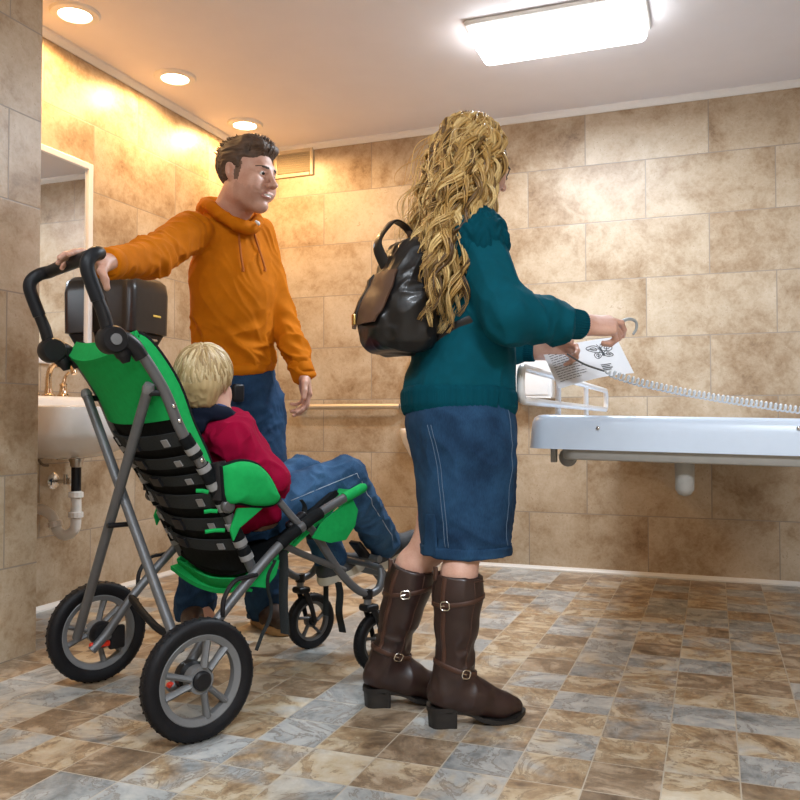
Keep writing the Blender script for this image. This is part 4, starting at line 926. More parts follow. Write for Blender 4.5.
B.chain([hpr, wkR, bR, (bR+aR)/2, aR], [.066, .046, .045, .041, .034], .02); B.chain([hpl, wkL, bL, (bL+aL)/2, aL], [.070, .050, .046, .042, .034], .02)
B.chain([wsR, weR, wwR], [.044, .036, .0245], .02); B.chain([wsL, weL, wwL], [.044, .036, .0245], .02)
for a_, dd in ((aR, wd), (aL, wd)): B.rc(a_, a_+dd*.11-UP*.045, .032, .022, .02)
B.rc(wneck-UP*.02, whd+HW@V3(0, -.022, -.06), .050, .046, .03); head_sdf(B, whd, HW, wq, 0, 1.0, (wneck-UP*.02, whd+HW@V3(0, -.022, -.06), .050, .046, .03))
hand_sdf(B, wwR, V3(1, .22, .02), V3(-.05, -.62, .78), 1, [(14, 42, 26), (46, 74, 48), (54, 78, 50), (60, 80, 50)], None, .98, .0, .40)
hand_sdf(B, wwL, V3(1, -.15, .0), V3(.1, .75, .65), -1, [(30, 50, 30), (40, 55, 35), (48, 60, 35), (55, 60, 35)], None, .92, .0, .34)
lo, hi = bb([aR-UP*.1+wd*.15, aL-UP*.1-wd*.1, whd+UP*.14, wwR+V3(.2, .1, 0), wwL+V3(.2, .1, 0), whip-wd*.2, wsL+wl*.1, weR-wl*.05], .06)
sdf_obj('body', B, lo, hi, .0038, SKINS(M_skinw), wom, wloc, None, head_mi(whd, HW, wq))
# eyeglasses
M_gl = mat('dark eyeglass frame', (.02, .018, .016), .3); gm = MB(); T = lambda *p: whd+HW@(np.array(p)*wq)
for x in (-1, 1):
    c_ = [T(x*.033+.022*math.cos(a)*(1), .103-.010*abs(math.cos(a)*.5+.5*x*0)-.006*(x*math.cos(a) > .3), .001+.018*math.sin(a)) for a in np.linspace(0, 2*math.pi, 25)]; gm.tube(c_, .0018, 6, cap=False)
    gm.tube([T(x*.056, .094, .006), T(x*.072, .06, .008), T(x*.080, .0, .010), T(x*.080, -.03, -.004)], .0018, 6, smooth=4)
gm.tube([T(-.011, .104, .004), T(0, .108, .007), T(.011, .104, .004)], .0018, 6, smooth=3); gm.build('eyeglasses', M_gl, wom, 60, wloc)
# denim skirt
M_sk = denim('skirt denim', (.005, .019, .050), (.024, .080, .170), 4.0)
zc = lambda y, F: at(461, y, F)
S = SDF(); P_w = whip*V3(1, 1, 0)
sk = [(552, 2.27, 465, .132, .118), (535, 2.27, 465, .132, .119), (500, 2.27, 465.5, .140, .128), (465, 2.27, 464.5, .150, .134), (440, 2.27, 462.0, .160, .142), (420, 2.27, 460, .159, .150), (395, 2.27, 459, .145, .128), (375, 2.27, 460, .135, .115)]
ST_ = []
for y, F, x, rx, ry in sk:
    p = at(x, y, F); q = p-P_w; ST_.append((p[2], q@(-wl), q@wd, rx, ry))
S.sec(ST_, M_WR, P_w, 0, p=2.15, cap=.006)
inn = SDF(); inn.sec([(a-(.02 if i == 0 else 0), b, c, d-.006, e-.006) for i, (a, b, c, d, e) in enumerate(sorted(ST_))][:1]+[(sorted(ST_)[0][0]+.03, *[np.interp(sorted(ST_)[0][0]+.03, [q[0] for q in sorted(ST_)], [q[i] for q in sorted(ST_)])-(.008 if i > 2 else 0) for i in (1, 2, 3, 4)])], M_WR, P_w, 0, p=2.15, cap=.006); S.add(inn, .003, 's')
slit = at(432, 548, 2.24)
def skd(V):
    z = V[:, 2]; return .0035*folds(V, (.8, .2, -.45), 14, 4, 5)*(.4+np.exp(-((z-.62)/.14)**2)+np.exp(-((z-.48)/.05)**2))+.0012*folds(V, (.7, .2, -.6), 40, 8, 7)
lo, hi = bb([P_w+V3(0, 0, .42), P_w+V3(0, 0, .93)], .20); lo[2] += .17; hi[2] -= .17
skirt = sdf_obj('skirt', S, lo, hi, .0055, M_sk, wom, wloc, skd)
def skirt_pt(z, ang, off=.002):       # ang from forward towards the right side
    a = np.array(sorted(ST_)); cx, cy, rx, ry = [np.interp(z, a[:, 0], a[:, i]) for i in range(1, 5)]
    return P_w+M_WR@V3(cx+(rx+off)*math.sin(ang), cy+(ry+off)*math.cos(ang), 0)+UP*z
M_sts = mat('skirt stitching', (.10, .16, .24), .8)
def skirt_seam(ang0, ang1, z0, z1, name, r=.0010, m=None, n=40, push=.05):
    pts = []
    for k in range(n):
        z = z0+(z1-z0)*k/(n-1); an = ang0+(ang1-ang0)*k/(n-1); c_ = skirt_pt(z, an, 0); o_ = nrm(c_-(P_w+UP*z)); tt = np.linspace(.03, -.03, 120); q = c_+o_*tt[:, None]; d = ev(S, q)+0; dq = skd(q); j = np.argmax(d < dq); pts.append(q[j]+o_*.0006)
    return MB().tube(pts, r, 5).build(name, m or M_sts, skirt, 180, wloc)
z0s, z1s = sorted(ST_)[0][0], .82
skirt_seam(.95, .95, z0s+.03, z1s, 'seam'); skirt_seam(2.35, 2.5, z0s+.03, .78, 'seam'); skirt_seam(2.42, 2.57, z0s+.03, .78, 'seam')
hb = [(a, b, c, d+.0025, e+.0025) for a, b, c, d, e in ST_ if a < .56]
hs = SDF(); a_ = np.array(sorted(ST_)); f_ = lambda z: (z, *[np.interp(z, a_[:, 0], a_[:, i]) for i in (1, 2)], *[np.interp(z, a_[:, 0], a_[:, i])+.003 for i in (3, 4)])
hs.sec([f_(z0s-.002), f_(z0s+.012), f_(z0s+.026)], M_WR, P_w, 0, p=2.15, cap=.003); ih = SDF(); ih.sec([(z0s-.05, *f_(z0s)[1:3], .122, .108), (z0s+.08, *f_(z0s)[1:3], .122, .108)], M_WR, P_w, 0, p=2.15); hs.add(ih, .002, 's')
l2, h2 = bb([P_w+UP*z0s, P_w+UP*(z0s+.03)], .17); l2[2] += .14; h2[2] -= .14
sdf_obj('hem_band', hs, l2, h2, .005, M_sk, skirt, wloc, lambda V: skd(V)*.9)
vp = [skirt_pt(z, an, .004) for z, an in ((z0s+.115, 3.72), (z0s+.110, 3.95), (z0s+.0, 4.05), (z0s+.0, 3.66))]
MB().prism([skirt_pt(z0s+.115, 2.62, .003), skirt_pt(z0s+.112, 2.86, .005), skirt_pt(z0s+.002, 2.95, .006), skirt_pt(z0s+.002, 2.60, .003)], (-wd)*.006).build('back_vent', M_sk, skirt, 0, wloc, .002)
# teal sweater
M_teal = mat('teal sweatshirt fabric', (.001, .070, .100), .85, spec=.12, var=.12, scale=30, bump=.25, bscale=1000, sheen=0)
W = SDF(); tz = lambda y, F=2.29: (at(461, y, F)-whip)@WT[:, 2]
def st_(y, x, rx, ry):
    q = at(x, y, 2.28)-whip; return (q@WT[:, 2], q@(-wl)*1.0, q@WT[:, 1], rx, ry)
SWS = [st_(412, 459, .160, .150), st_(385, 459, .162, .148), st_(350, 461, .165, .135), (.22, 0, .005, .170, .128), (.32, 0, .012, .172, .126), (.42, 0, .004, .160, .105), (.49, 0, -.008, .115, .082), (Lw, 0, -.012, .07, .06)]
t0w = min(q[0] for q in SWS); W0 = SDF(); W0.sec([(t0w+.050, *[np.interp(t0w+.05, [q[0] for q in sorted(SWS)], [q[i] for q in sorted(SWS)]) for i in (1, 2, 3, 4)])]+[q for q in SWS if q[0] > t0w+.06], WT, whip, 0, p=2.2, cap=.012); W.add(W0, 0)
W.chain([wsR, weR, wwR+(weR-wwR)*.42], [.072, .054, .048], .05); W.rc(wwR+(weR-wwR)*.52, wwR+(weR-wwR)*.43, .050, .055, .03)
W.chain([wsL, weL, wwL+(weL-wwL)*.40], [.068, .050, .046], .04)
def wdsp(V):
    e = np.linalg.norm(V-(weR*.35+wwR*.65), axis=1); e2 = np.linalg.norm(V-weR, axis=1); e3 = np.linalg.norm(V-(wsR+V3(-.02, 0, -.12)), axis=1)
    return .011*np.exp(-(e/.09)**2)*folds(V, (.25, .3, 1), 22, 5, 51)+.009*np.exp(-(e2/.13)**2)*folds(V, (-.35, .2, 1), 20, 5, 52)+.0045*np.clip(((V-whip)@WT[:, 2]-.03)/.1, 0, 1)*folds(V, (.55, .2, -.9), 15, 4, 53)+.006*np.exp(-(e3/.16)**2)*folds(V, (.4, 0, -1), 22, 4, 54)
sw = sdf_obj('sweater', W, *bb([whip-UP*.0+wd*.16, whip-wd*.16-wl*.16, whip+wl*.16, wneck, wsR, weR, wwR, weL, wwL, wsL], .11), .005, M_teal, wom, wloc, wdsp)
M_rib = mat('teal ribbed knit', (.001, .056, .082), .9, spec=.1, var=.15, scale=60, bump=.6, bscale=260, stretch=(1, 1, .04), bdist=.004)
for a, b, r0 in ((wwR, weR, .040), (wwL, weL, .038)):
    d = nrm(b-a); u_ = nrm(np.cross(d, UP)); w_ = np.cross(d, u_); R_ = []
    for t_, r_ in ((.004, r0*.76), (.006, r0*.93), (.02, r0*.97), (.055, r0*1.02), (.088, r0*1.12), (.094, r0*.9)):
        R_.append([a+d*t_+(math.cos(x)*u_+math.sin(x)*w_)*(r_+.0011*math.cos(36*x)) for x in np.arange(108)/108*2*math.pi])
    MB().rings(R_).build('ribbed_cuff', M_rib, sw, 60, wloc)
sv = sorted(SWS); HB = SDF(); g_ = lambda t_, e: (t_, *[np.interp(t_, [q[0] for q in sv], [q[i] for q in sv]) for i in (1, 2)], *[np.interp(t_, [q[0] for q in sv], [q[i] for q in sv])+e for i in (3, 4)])
t0_ = sv[0][0]; HB.sec([g_(t0_-.014, -.004), g_(t0_+.01, .006), g_(t0_+.048, .007), g_(t0_+.062, .001)], WT, whip, 0, p=2.2, cap=.006)
nt = SDF(); nc = whip+WT@V3(*g_(t0_, 0)[1:3], t0_)-wl*.16+wd*.050; nt.rc(nc-UP*.05, nc+UP*.046, .016, .001, .0); HB.add(nt, .003, 's'); ih2 = SDF(); ih2.sec([g_(t0_-.04, -.007), g_(t0_+.02, -.006), g_(t0_+.045, -.006)], WT, whip, 0, p=2.2, cap=.004); HB.add(ih2, .002, 's')
def hbd(V):
    q = (V-whip)@WT; an = np.arctan2(q[:, 0]/.16, q[:, 1]/.15); return .0009*np.cos(150*an)
l2, h2 = bb([whip+WT@V3(0, 0, t0_-.012), whip+WT@V3(0, 0, t0_+.066)], .20); l2[2] += .15; h2[2] -= .15
sdf_obj('ribbed_hem', HB, l2, h2, .0042, M_rib, sw, wloc, hbd)
# cable-knit yoke over the shoulders
Yk = SDF(); Yk.sec([g_(.30, .012), g_(.36, .012), (.42, 0, .004, .178, .118), (.475, 0, -.006, .140, .098), (.53, 0, -.010, .085, .075), (.56, 0, -.010, .062, .062)], WT, whip, 0, p=2.1, cap=.008)
Yk.rc(wsR+UP*.012+wl*.03, wsR+(weR-wsR)*.10+UP*.006, .080, .080, .03); Yk.rc(wsL+UP*.012, wsL+(weL-wsL)*.10+UP*.005, .076, .074, .03)
Yk.plane(wneck-UP*.180, nrm(V3(0, 0, -1)), .01); Yk.plane(wsR-wl*.066-UP*.070, nrm(-wl*.62-UP*.78+wd*.05), .008)
def ykd(V):
    q = (V-wneck)@WT; an = np.arctan2(q[:, 0], q[:, 1]); r_ = np.linalg.norm(q, axis=1)
    c = np.sin(an*13+1.3*np.sin(r_*95)); return .0065*np.abs(c)**.7+.0022*np.sin(r_*330+4*np.sin(an*26))
yk = sdf_obj('knit_yoke', Yk, *bb([wneck, wsR, wsL, wneck-UP*.18], .11), .0036, M_rib, sw, wloc, ykd)
# boots
M_boot = mat('dark brown boot leather', (.026, .011, .009), .42, var=.35, scale=14, bump=.15, bscale=60, coat=.15); M_bootl = mat('brown boot trim leather', (.062, .025, .015), .45, var=.25, scale=25); M_heel = mat('black stacked heel', (.014, .012, .011), .5, var=.3)
M_buck = mat('pale metal buckle', (.70, .66, .58), .25, 1)
def boot(gx, top, yaw, seed):
    dr = V3(math.cos(yaw), math.sin(yaw), 0); sd = np.cross(UP, dr); R_ = np.stack([dr, sd, UP], 1); g0 = gx*V3(1, 1, 0); Tb = lambda *p: g0+R_@V3(*p)
    S = SDF(); tp = top; an = Tb(.0, 0, .125); ax = tp-an
    S.chain([an, an+ax*.18, an+ax*.50, an+ax*.80, tp], [.043, .041, .052, .060, .0610], .03)
    S.rc(an, Tb(-.020, 0, .085), .042, .037, .03); S.rc(Tb(-.03, 0, .082), Tb(.055, 0, .070), .038, .043, .03); S.rc(Tb(.05, 0, .068), Tb(.130, 0, .038), .043, .0300, .04); S.rc(Tb(.12, 0, .040), Tb(.170, .002, .033), .031, .0225, .03)
    S.plane(Tb(-.03, 0, .050), R_@nrm(V3(-.30, 0, -1)), .006); S.plane(Tb(.15, 0, .014), R_@nrm(V3(.22, 0, -1)), .006); S.plane(tp-nrm(ax)*.0, nrm(ax), .004)
    ho = SDF(); ho.rc(tp-nrm(ax)*.03, tp+nrm(ax)*.05, .0530, .0545, 0); S.add(ho, .003, 's')
    def dsp(V): z = V[:, 2]; return .006*np.exp(-((z-.165)/.05)**2)*folds(V, sd+.3*UP, 30, 7, seed)+.0018*folds(V, UP+.3*dr, 18, 5, seed+1)
    o = sdf_obj('boot', S, *bb([Tb(-.08, 0, 0), Tb(.21, 0, 0), tp, an], .075), .0045, M_boot, wom, wloc, dsp)
    ol = [(-.072, 0), (-.06, .030), (-.02, .036), (.04, .033), (.10, .042), (.155, .037), (.196, .012), (.200, 0), (.196, -.012), (.155, -.037), (.10, -.042), (.04, -.033), (-.02, -.036), (-.06, -.030)]
    ol = spline([(x, y, 0) for x, y in ol+[ol[0]]], np.zeros(15), 4)[0][:-1]; zs = lambda x: .052-.026*np.clip((x+.01)/.08, 0, 1)*1.0-.018*np.clip((x-.04)/.08, 0, 1)+.016*np.clip((x-.14)/.06, 0, 1)**2
    MB().rings([[Tb(x, y, zs(x)-.010) for x, y, _ in ol], [Tb(x*1.0, y*1.02, zs(x)+.002) for x, y, _ in ol]]).build('sole', M_heel, o, 40, wloc)
    hl = [(-.070, 0), (-.058, .028), (-.02, .034), (.002, .033), (.002, -.033), (-.02, -.034), (-.058, -.028)]; hl = spline([(x, y, 0) for x, y in hl+[hl[0]]], np.zeros(8), 5)[0][:-1]
    MB().rings([[Tb(x*.94-.0, y*.94, 0) for x, y, _ in hl], [Tb(x, y, zs(x)-.006) for x, y, _ in hl]]).build('heel', M_heel, o, 40, wloc)
    def wrap(zf0, zf1, name, w_, m, tilt_=0.0, n=48, a0=0, a1=2*math.pi):
        pts = []
        for k in range(n+1):
            a = a0+(a1-a0)*k/n; d_ = dr*math.cos(a)+sd*math.sin(a); zf = zf0+(zf1-zf0)*(.5-.5*math.cos(a)); b_ = an+ax*zf; tt = np.linspace(.10, .01, 160); q = b_+d_*tt[:, None]; j = np.argmax(ev(S, q) < dsp(q)); pts.append(q[j]+d_*.0008)
        return pts, ribbon(pts, [nrm(q-an-ax*((q-an)@ax)/(ax@ax)) for q in pts], w_, .0022).build(name, m, o, 60, wloc)
    p1, s1 = wrap(.80, .72, 'upper_strap', .0060, M_bootl); p2, s2 = wrap(.02, .16, 'ankle_strap', .0065, M_bootl)
    for pts, ka in ((p1, 34 if seed > 60 else 30), (p2, 38)):
        c = pts[ka]; nn = nrm((c-an-ax*((c-an)@ax)/(ax@ax))); tg = nrm(pts[ka+1]-pts[ka-1]); up_ = np.cross(nn, tg); Rb = np.stack([tg, up_, nn], 1); fr = MB()
        loop_ = [c+nn*.004+Rb@V3(.0125*x, .0105*y, 0) for x, y in ((.6, 1), (-.6, 1), (-1, .6), (-1, -.6), (-.6, -1), (.6, -1), (1, -.6), (1, .6), (.6, 1), (0, 1))]; fr.tube(loop_, .0019, 6); fr.tube([c+nn*.005, c+nn*.005+Rb@V3(-.012, 0, 0)], .0014, 6); fr.build('buckle', M_buck, o, 40, wloc)
    sp = []
    for k in range(30):
        b_ = an+ax*(.16+.83*k/29); d_ = nrm(-dr*.80-sd*.6); tt = np.linspace(.10, .01, 120); q = b_+d_*tt[:, None]; j = np.argmax(ev(S, q) < dsp(q)); sp.append(q[j]+d_*.0006)
    ribbon(sp, [d_]*len(sp), .0065, .002).build('back_stay', M_bootl, o, 60, wloc)
    sp = []
    for k in range(30):
        b_ = an+ax*(.02+.97*k/29); d_ = nrm(dr*.35-sd*.9); tt = np.linspace(.10, .01, 120); q = b_+d_*tt[:, None]; j = np.argmax(ev(S, q) < dsp(q)); sp.append(q[j]+d_*.0003)
    MB().tube(sp, .0013, 5).build('side_seam', M_bootl, o, 60, wloc)
    tp_ = sp[-1]; 
    MB().rbox(tp-dr*.064+UP*.004, (.010, .018, .036), .003, R_).build('pull_tab', M_bootl, o, 40, wloc)
boot(onfloor(453, 724), bR, math.radians(14), 60); boot(onfloor(388, 704), bL, math.radians(12), 70)
# long curly hair
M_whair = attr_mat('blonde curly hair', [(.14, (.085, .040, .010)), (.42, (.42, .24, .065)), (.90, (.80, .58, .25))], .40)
Hc = SDF(); T = lambda *p: whd+HW@(np.array(p)*wq)
Hc.el(T(0, -.022, .040), np.array((.086, .106, .098))*wq, HW, 0); Hc.rc(T(.0, -.045, -.03), T(.0, -.050, -.13), .042, .036, .05); Hc.rc(T(-.050, -.03, -.04), T(-.055, -.045, -.13), .032, .028, .04); Hc.rc(T(.055, -.03, -.04), T(.070, -.05, -.13), .036, .034, .04)
Hc.rc(T(.030, -.075, -.15), T(.050, -.095, -.26), .034, .018, .06)
fc = SDF(); fc.el(T(0, .085, -.03), np.array((.064, .09, .095))*wq, HW, 0); Hc.add(fc, .015, 's')
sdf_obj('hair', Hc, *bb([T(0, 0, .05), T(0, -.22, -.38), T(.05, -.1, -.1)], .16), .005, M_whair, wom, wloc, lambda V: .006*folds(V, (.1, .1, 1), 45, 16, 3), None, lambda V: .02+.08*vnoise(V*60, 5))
g = np.random.default_rng(5); mb = MB(); tn = []
Rt = M_WR
def curl(p0, p1, p2, p3, r, amp, turns, n=46, tone=.5):
    t_ = np.linspace(0, 1, n)[:, None]; C_ = (1-t_)**3*p0+3*(1-t_)**2*t_*p1+3*(1-t_)*t_*t_*p2+t_**3*p3
    Tn = np.gradient(C_, axis=0); Tn /= np.linalg.norm(Tn, axis=1)[:, None]; u_ = np.cross(Tn, V3(.3, .8, .2)); u_ /= np.linalg.norm(u_, axis=1)[:, None]; w_ = np.cross(Tn, u_)
    ph = g.uniform(0, 6.28); sg = g.choice((-1, 1)); a = ph+sg*2*math.pi*turns*(t_**.9); A_ = amp*np.clip((t_-.03)*3.0, 0, 1)*(1-.25*t_)
    P_ = C_+A_*(np.cos(a)*u_+np.sin(a)*w_*.8); tt = t_[:, 0]; env = (.55+.6*np.sin(np.pi*np.clip(tt*1.0+.05, 0, 1)))*np.where(tt > .8, (1-tt)/.2*.8+.2, 1)
    k_ = 1 if r < .002 else 5
    for j in range(k_):
        al = 2*math.pi*j/5+ph; lag = a+.22*(j-2)*(k_ > 1); of_ = r*.62*env[:, None]*(math.cos(al)*u_+math.sin(al)*w_)*(k_ > 1)
        Q_ = C_+A_*(np.cos(lag)*u_+np.sin(lag)*w_*.8)+of_; k0 = len(mb.v); mb.tube(Q_, (r*.50 if k_ > 1 else r)*env, 4); tn.extend([float(np.clip(tone+g.normal(0, .13), 0, 1))]*(len(mb.v)-k0))
for i in range(400):
    th = g.uniform(-math.pi, math.pi) if i > 190 else (g.uniform(.5, math.pi) if i > 90 else g.uniform(2.0, 4.6)); el_ = g.uniform(-.25, 1.45)     # th: 0 forward .. +right side .. pi back
    if abs(th) < .55 and el_ < .9: el_ = g.uniform(.95, 1.45)
    v = V3(math.sin(th)*math.cos(el_), math.cos(th)*math.cos(el_), math.sin(el_)); p0 = T(*(V3(0, -.022, .040)+v*V3(.084, .104, .096)))
    side = math.sin(th); back = -math.cos(th)
    out = nrm(V3(side*1.0, min(-.15, -back*.9) if back > 0 else -.25, 0)); fin = g.uniform(.0, 1)
    # ends hang behind the shoulders, mostly over the back and the right side
    ex = np.clip(side*.10+g.normal(.02, .035), -.13, .135); ey = -.110-.040*max(back, 0)-g.uniform(0, .060)+.030*abs(side); ez = -g.uniform(.24, .50) if g.uniform() > .25 else -g.uniform(.12, .30)
    if side > -.25 and g.uniform() < .62: ex = g.uniform(.095, .180); ey = -g.uniform(.085, .215)
    pe_ = whd+M_WR@V3(ex, ey, ez)
    p1 = p0+(M_WR@out)*g.uniform(.015, .045)+UP*(.01-.05*(el_ < .5)); p2 = whd+M_WR@V3(ex*1.15+side*.055, ey*.78+.012, -.04-abs(ez)*.40)
    tone = np.clip(g.normal(.52, .26), .20, 1); curl(p0, p1, p2, pe_, g.uniform(.0060, .0105), g.uniform(.011, .021), abs(ez)*g.uniform(9, 13)+1.2, 46, tone)
for i in range(46):        # locks brought over the right shoulder and framing the face
    fr_ = i < 26
    th = g.uniform(1.0, 1.7) if fr_ else -g.uniform(.75, 1.6); el_ = g.uniform(.1, 1.3); v = V3(math.sin(th)*math.cos(el_), math.cos(th)*math.cos(el_), math.sin(el_)); p0 = T(*(V3(0, -.022, .040)+v*V3(.084, .104, .096)))
    s_ = 1 if fr_ else -1; ex = s_*g.uniform(.075, .150); ey = g.uniform(-.13, -.005); ez = -g.uniform(.12, .28)
    pe_ = whd+M_WR@V3(ex, ey, ez); p1 = p0+M_WR@V3(s_*.06, .02, .0); p2 = whd+M_WR@V3(s_*.115, (ey+.02)*.8, ez*.5)
    curl(p0, p1, p2, pe_, g.uniform(.0038, .0065), g.uniform(.008, .014), abs(ez)*g.uniform(10, 15), 40, np.clip(g.normal(.55, .22), 0, 1))
for i in range(80):       # thin flyaway strands
    th = g.uniform(-2.9, 2.9); el_ = g.uniform(-.1, 1.5); v = V3(math.sin(th)*math.cos(el_), math.cos(th)*math.cos(el_), math.sin(el_)); p0 = T(*(V3(0, -.022, .040)+v*V3(.088, .108, .100)))
    side = math.sin(th); back = -math.cos(th); ex = side*.15+g.normal(.02, .03); ey = -.13-.04*max(back, 0)-g.uniform(0, .05)
    ez = -g.uniform(.05, .40); pe_ = whd+M_WR@V3(ex, ey, ez); p1 = p0+M_WR@nrm(V3(side, -back, .2))*.035; p2 = whd+M_WR@V3(ex*1.2, ey*1.05, ez*.4)
    if abs(th) < .6: continue
    curl(p0, p1, p2, pe_, .0012, g.uniform(.008, .018), abs(ez)*12+.8, 40, g.uniform(.55, 1))
mk('curls', mb.v, mb.f, M_whair, wom, 180, None, wloc, 0, tn)

# ---------------------------------------------------------------- boy in the pushchair
sC = lambda p: SO+sf*p[0]+sl*p[1]+UP*p[2]
bw_ = lambda x, y, s: sC(L3(x, y, s))
bhip = bw_(252, 508, -.0); bneck = bw_(213, 412, 0.0); bhd = bw_(206, 384, .0)
bsR, beR, bwR = bw_(232, 440, -.105), bw_(266, 478, -.150), sC(V3(.42, -.03, .60)); bsL = sC(V3(.115, .12, .745)); beL = sC(V3(.235, .165, .60)); bwL = sC(V3(.39, .06, .595))
bkR, baR = bw_(344, 478, -.085), bw_(386, 546, -.02); bkL, baL = bw_(302, 476, .10), bw_(333, 562, .05)
bhR, bhL = bhip-sl*.06+sf*.02, bhip+sl*.06+sf*.02
yb = math.radians(84); bf = V3(math.cos(yb), math.sin(yb), -.06); BH = np.stack([nrm(np.cross(bf, UP)), nrm(bf), nrm(np.cross(np.cross(bf, UP), bf))], 1); bq = .84
boy, bloc = person('person', 'blond boy in a crimson jacket and jeans seated in the green stroller', bhip-UP*.06)
BT = frame(bneck-bhip, sl); Lb = np.linalg.norm(bneck-bhip)
B = SDF(); B.sec([(-.05, 0, 0, .10, .08), (.08, 0, 0, .105, .08), (.25, 0, 0, .11, .075), (Lb, 0, 0, .045, .04)], BT, bhip)
B.chain([bhR, bkR, baR], [.062, .045, .032], .02); B.chain([bhL, bkL, baL], [.062, .045, .032], .02); B.chain([bsR, beR, bwR], [.036, .030, .021], .02); B.chain([bsL, beL, bwL], [.036, .030, .021], .02)
fdR, fdL = nrm(V3(.70, .38, .42)), nrm(bw_(370, 566, .05)-bw_(322, 588, .05))
B.rc(baR, baR+fdR*.09-UP*.02, .026, .020, .02); B.rc(baL, baL+fdL*.09-UP*.02, .026, .020, .02)
B.rc(bneck-UP*.03, bhd+BH@V3(0, -.02, -.05), .040, .038, .02); head_sdf(B, bhd, BH, bq, 0, 1.0, (bneck-UP*.03, bhd+BH@V3(0, -.02, -.05), .040, .038, .02))
hand_sdf(B, bwR, sf*.6+sl*.7, UP, 1, (20, 25, 20), None, .66); hand_sdf(B, bwL, sf*.7-sl*.6, UP, -1, (20, 25, 20), None, .66)
sdf_obj('body', B, *bb([bhip-UP*.05, bhd+UP*.1, bkR, baR+fdR*.1, baL+fdL*.1-UP*.05, bkL, bsL, bsR, beR, bwR+sl*.1, beL, bwL], .085), .0042, SKINS(M_skinb), boy, bloc, None, head_mi(bhd, BH, bq))
M_bhair = attr_mat('light blond hair', [(.05, (.30, .19, .075)), (.5, (.55, .40, .20)), (.95, (.78, .64, .40))], .42)
T = lambda *p: bhd+BH@(np.array(p)*bq)
Hc = SDF(); Hc.el(T(0, -.024, .034), np.array((.089, .110, .099))*bq, BH, 0); Hc.rc(T(-.03, -.085, -.02), T(.03, -.085, -.02), .034*bq, .034*bq, .04); Hc.rc(T(-.03, -.068, -.068), T(.03, -.068, -.068), .020*bq, .020*bq, .04)
cut = SDF(); cut.box(T(0, .098, -.060), np.array((.2, .06, .080))*bq, BH, .01, 0); Hc.add(cut, .01, 's')
for x in (-1, 1): Hc.el(T(x*.092, -.004, -.026), np.array((.022, .026, .034))*bq, BH, .004, 's')
Hc.plane(T(0, -.05, -.104), BH@nrm(V3(0, .30, -1)), .006)
sdf_obj('hair', Hc, *bb([T(0, 0, 0)], .15), .0035, M_bhair, boy, bloc, lambda V: .002*folds(V, UP, 90, 12, 4), None, lambda V: .4+.3*vnoise(V*V3(120, 120, 30), 4))
g = np.random.default_rng(8); ends = []
for i in range(820):
    th = g.uniform(-math.pi, math.pi); v = V3(math.sin(th), math.cos(th), 0); e_ = V3(v[0], v[1], -.15 if math.cos(th) > .3 else (-1.15 if math.cos(th) < -.35 else -.55)); e_[2] += g.normal(0, .12); ends.append(e_)
mb, tn = locks(T(0, -.024, .034), BH, bq, V3(.090, .111, .100), (.10, -.45, .88), ends, (.0, .06), .0060, 10, .16, 3, .03)
mk('hair_locks', mb.v, mb.f, M_bhair, boy, 180, None, bloc, 0, tn)
M_red_ = mat('crimson fleece', (.30, .003, .034), .9, spec=.1, var=.14, scale=30, bump=.3, bscale=900, sheen=0)
K = SDF(); K.sec([(-.03, 0, 0, .130, .105), (.08, 0, 0, .132, .104), (.20, 0, 0, .135, .098), (.28, 0, 0, .122, .085), (Lb-.01, 0, .0, .062, .058)], BT, bhip, 0, cap=.02)
K.chain([bsR, beR, bwR+(beR-bwR)*.1], [.056, .049, .036], .05); K.chain([bsL, beL, bwL+(beL-bwL)*.1], [.060, .052, .036], .04)
sdf_obj('jacket', K, *bb([bhip-UP*.03, bneck, bsR, beR, bwR, bsL, beL, bwL], .125), .005, M_red_, boy, bloc, lambda V: .006*folds(V, (.9, .1, -.3), 24, 6, 14)+.004*folds(V, (.3, .4, -1), 30, 8, 15))
M_navy = mat('dark navy collar', (.008, .012, .026), .9, spec=.15, var=.2); M_blue = mat('blue shirt collar', (.02, .06, .22), .8, var=.1)
cl = []; nb = bneck-UP*.012
for k in range(29):
    a = 2*math.pi*k/28; cl.append(nb+sl*.062*math.cos(a)+sf*(.062*math.sin(a)-.004)+UP*(.004+.016*max(-math.sin(a), 0)-.02*max(math.sin(a), 0)))
C_ = SDF(); C_.chain(cl, [.016]*29, .02); C_.el(nb-sf*.062-UP*.032, (.062, .024, .030), np.stack([sl, sf, UP], 1), .03)
sdf_obj('jacket_hood', C_, *bb(cl, .09), .005, M_navy, boy, bloc, lambda V: .004*folds(V, (.9, .3, .1), 34, 8, 2))
MB().tube([p+UP*.021+(nb-p)*V3(.16, .16, 0) for p in cl], .011, 10, cap=False).build('shirt_collar', M_blue, boy, 180, bloc)
M_jb = denim('child denim', (.008, .030, .075), (.060, .15, .29), 2.0)
Jn = SDF(); Jn.sec([(-.07, 0, .0, .10, .085), (.0, 0, 0, .122, .098), (.07, 0, 0, .118, .092)], BT, bhip, 0)
Jn.chain([bhR, bkR, baR+(bkR-baR)*.06], [.080, .064, .054], .03); Jn.chain([bhL, bkL, baL+(bkL-baL)*.06], [.078, .062, .052], .03)
Jn.plane(baR-(bkR-baR)*.02, baR-bkR+V3(0, 0, -.0), .004) if False else None
sdf_obj('jeans', Jn, *bb([bhip+UP*.08, bkR, baR, bkL, baL, bhL-UP*.06], .10), .005, M_jb, boy, bloc, lambda V: .006*folds(V, (.5, -.6, .7), 26, 7, 8)+.003*folds(V, (.8, .3, .5), 34, 8, 9))
sm = MB()
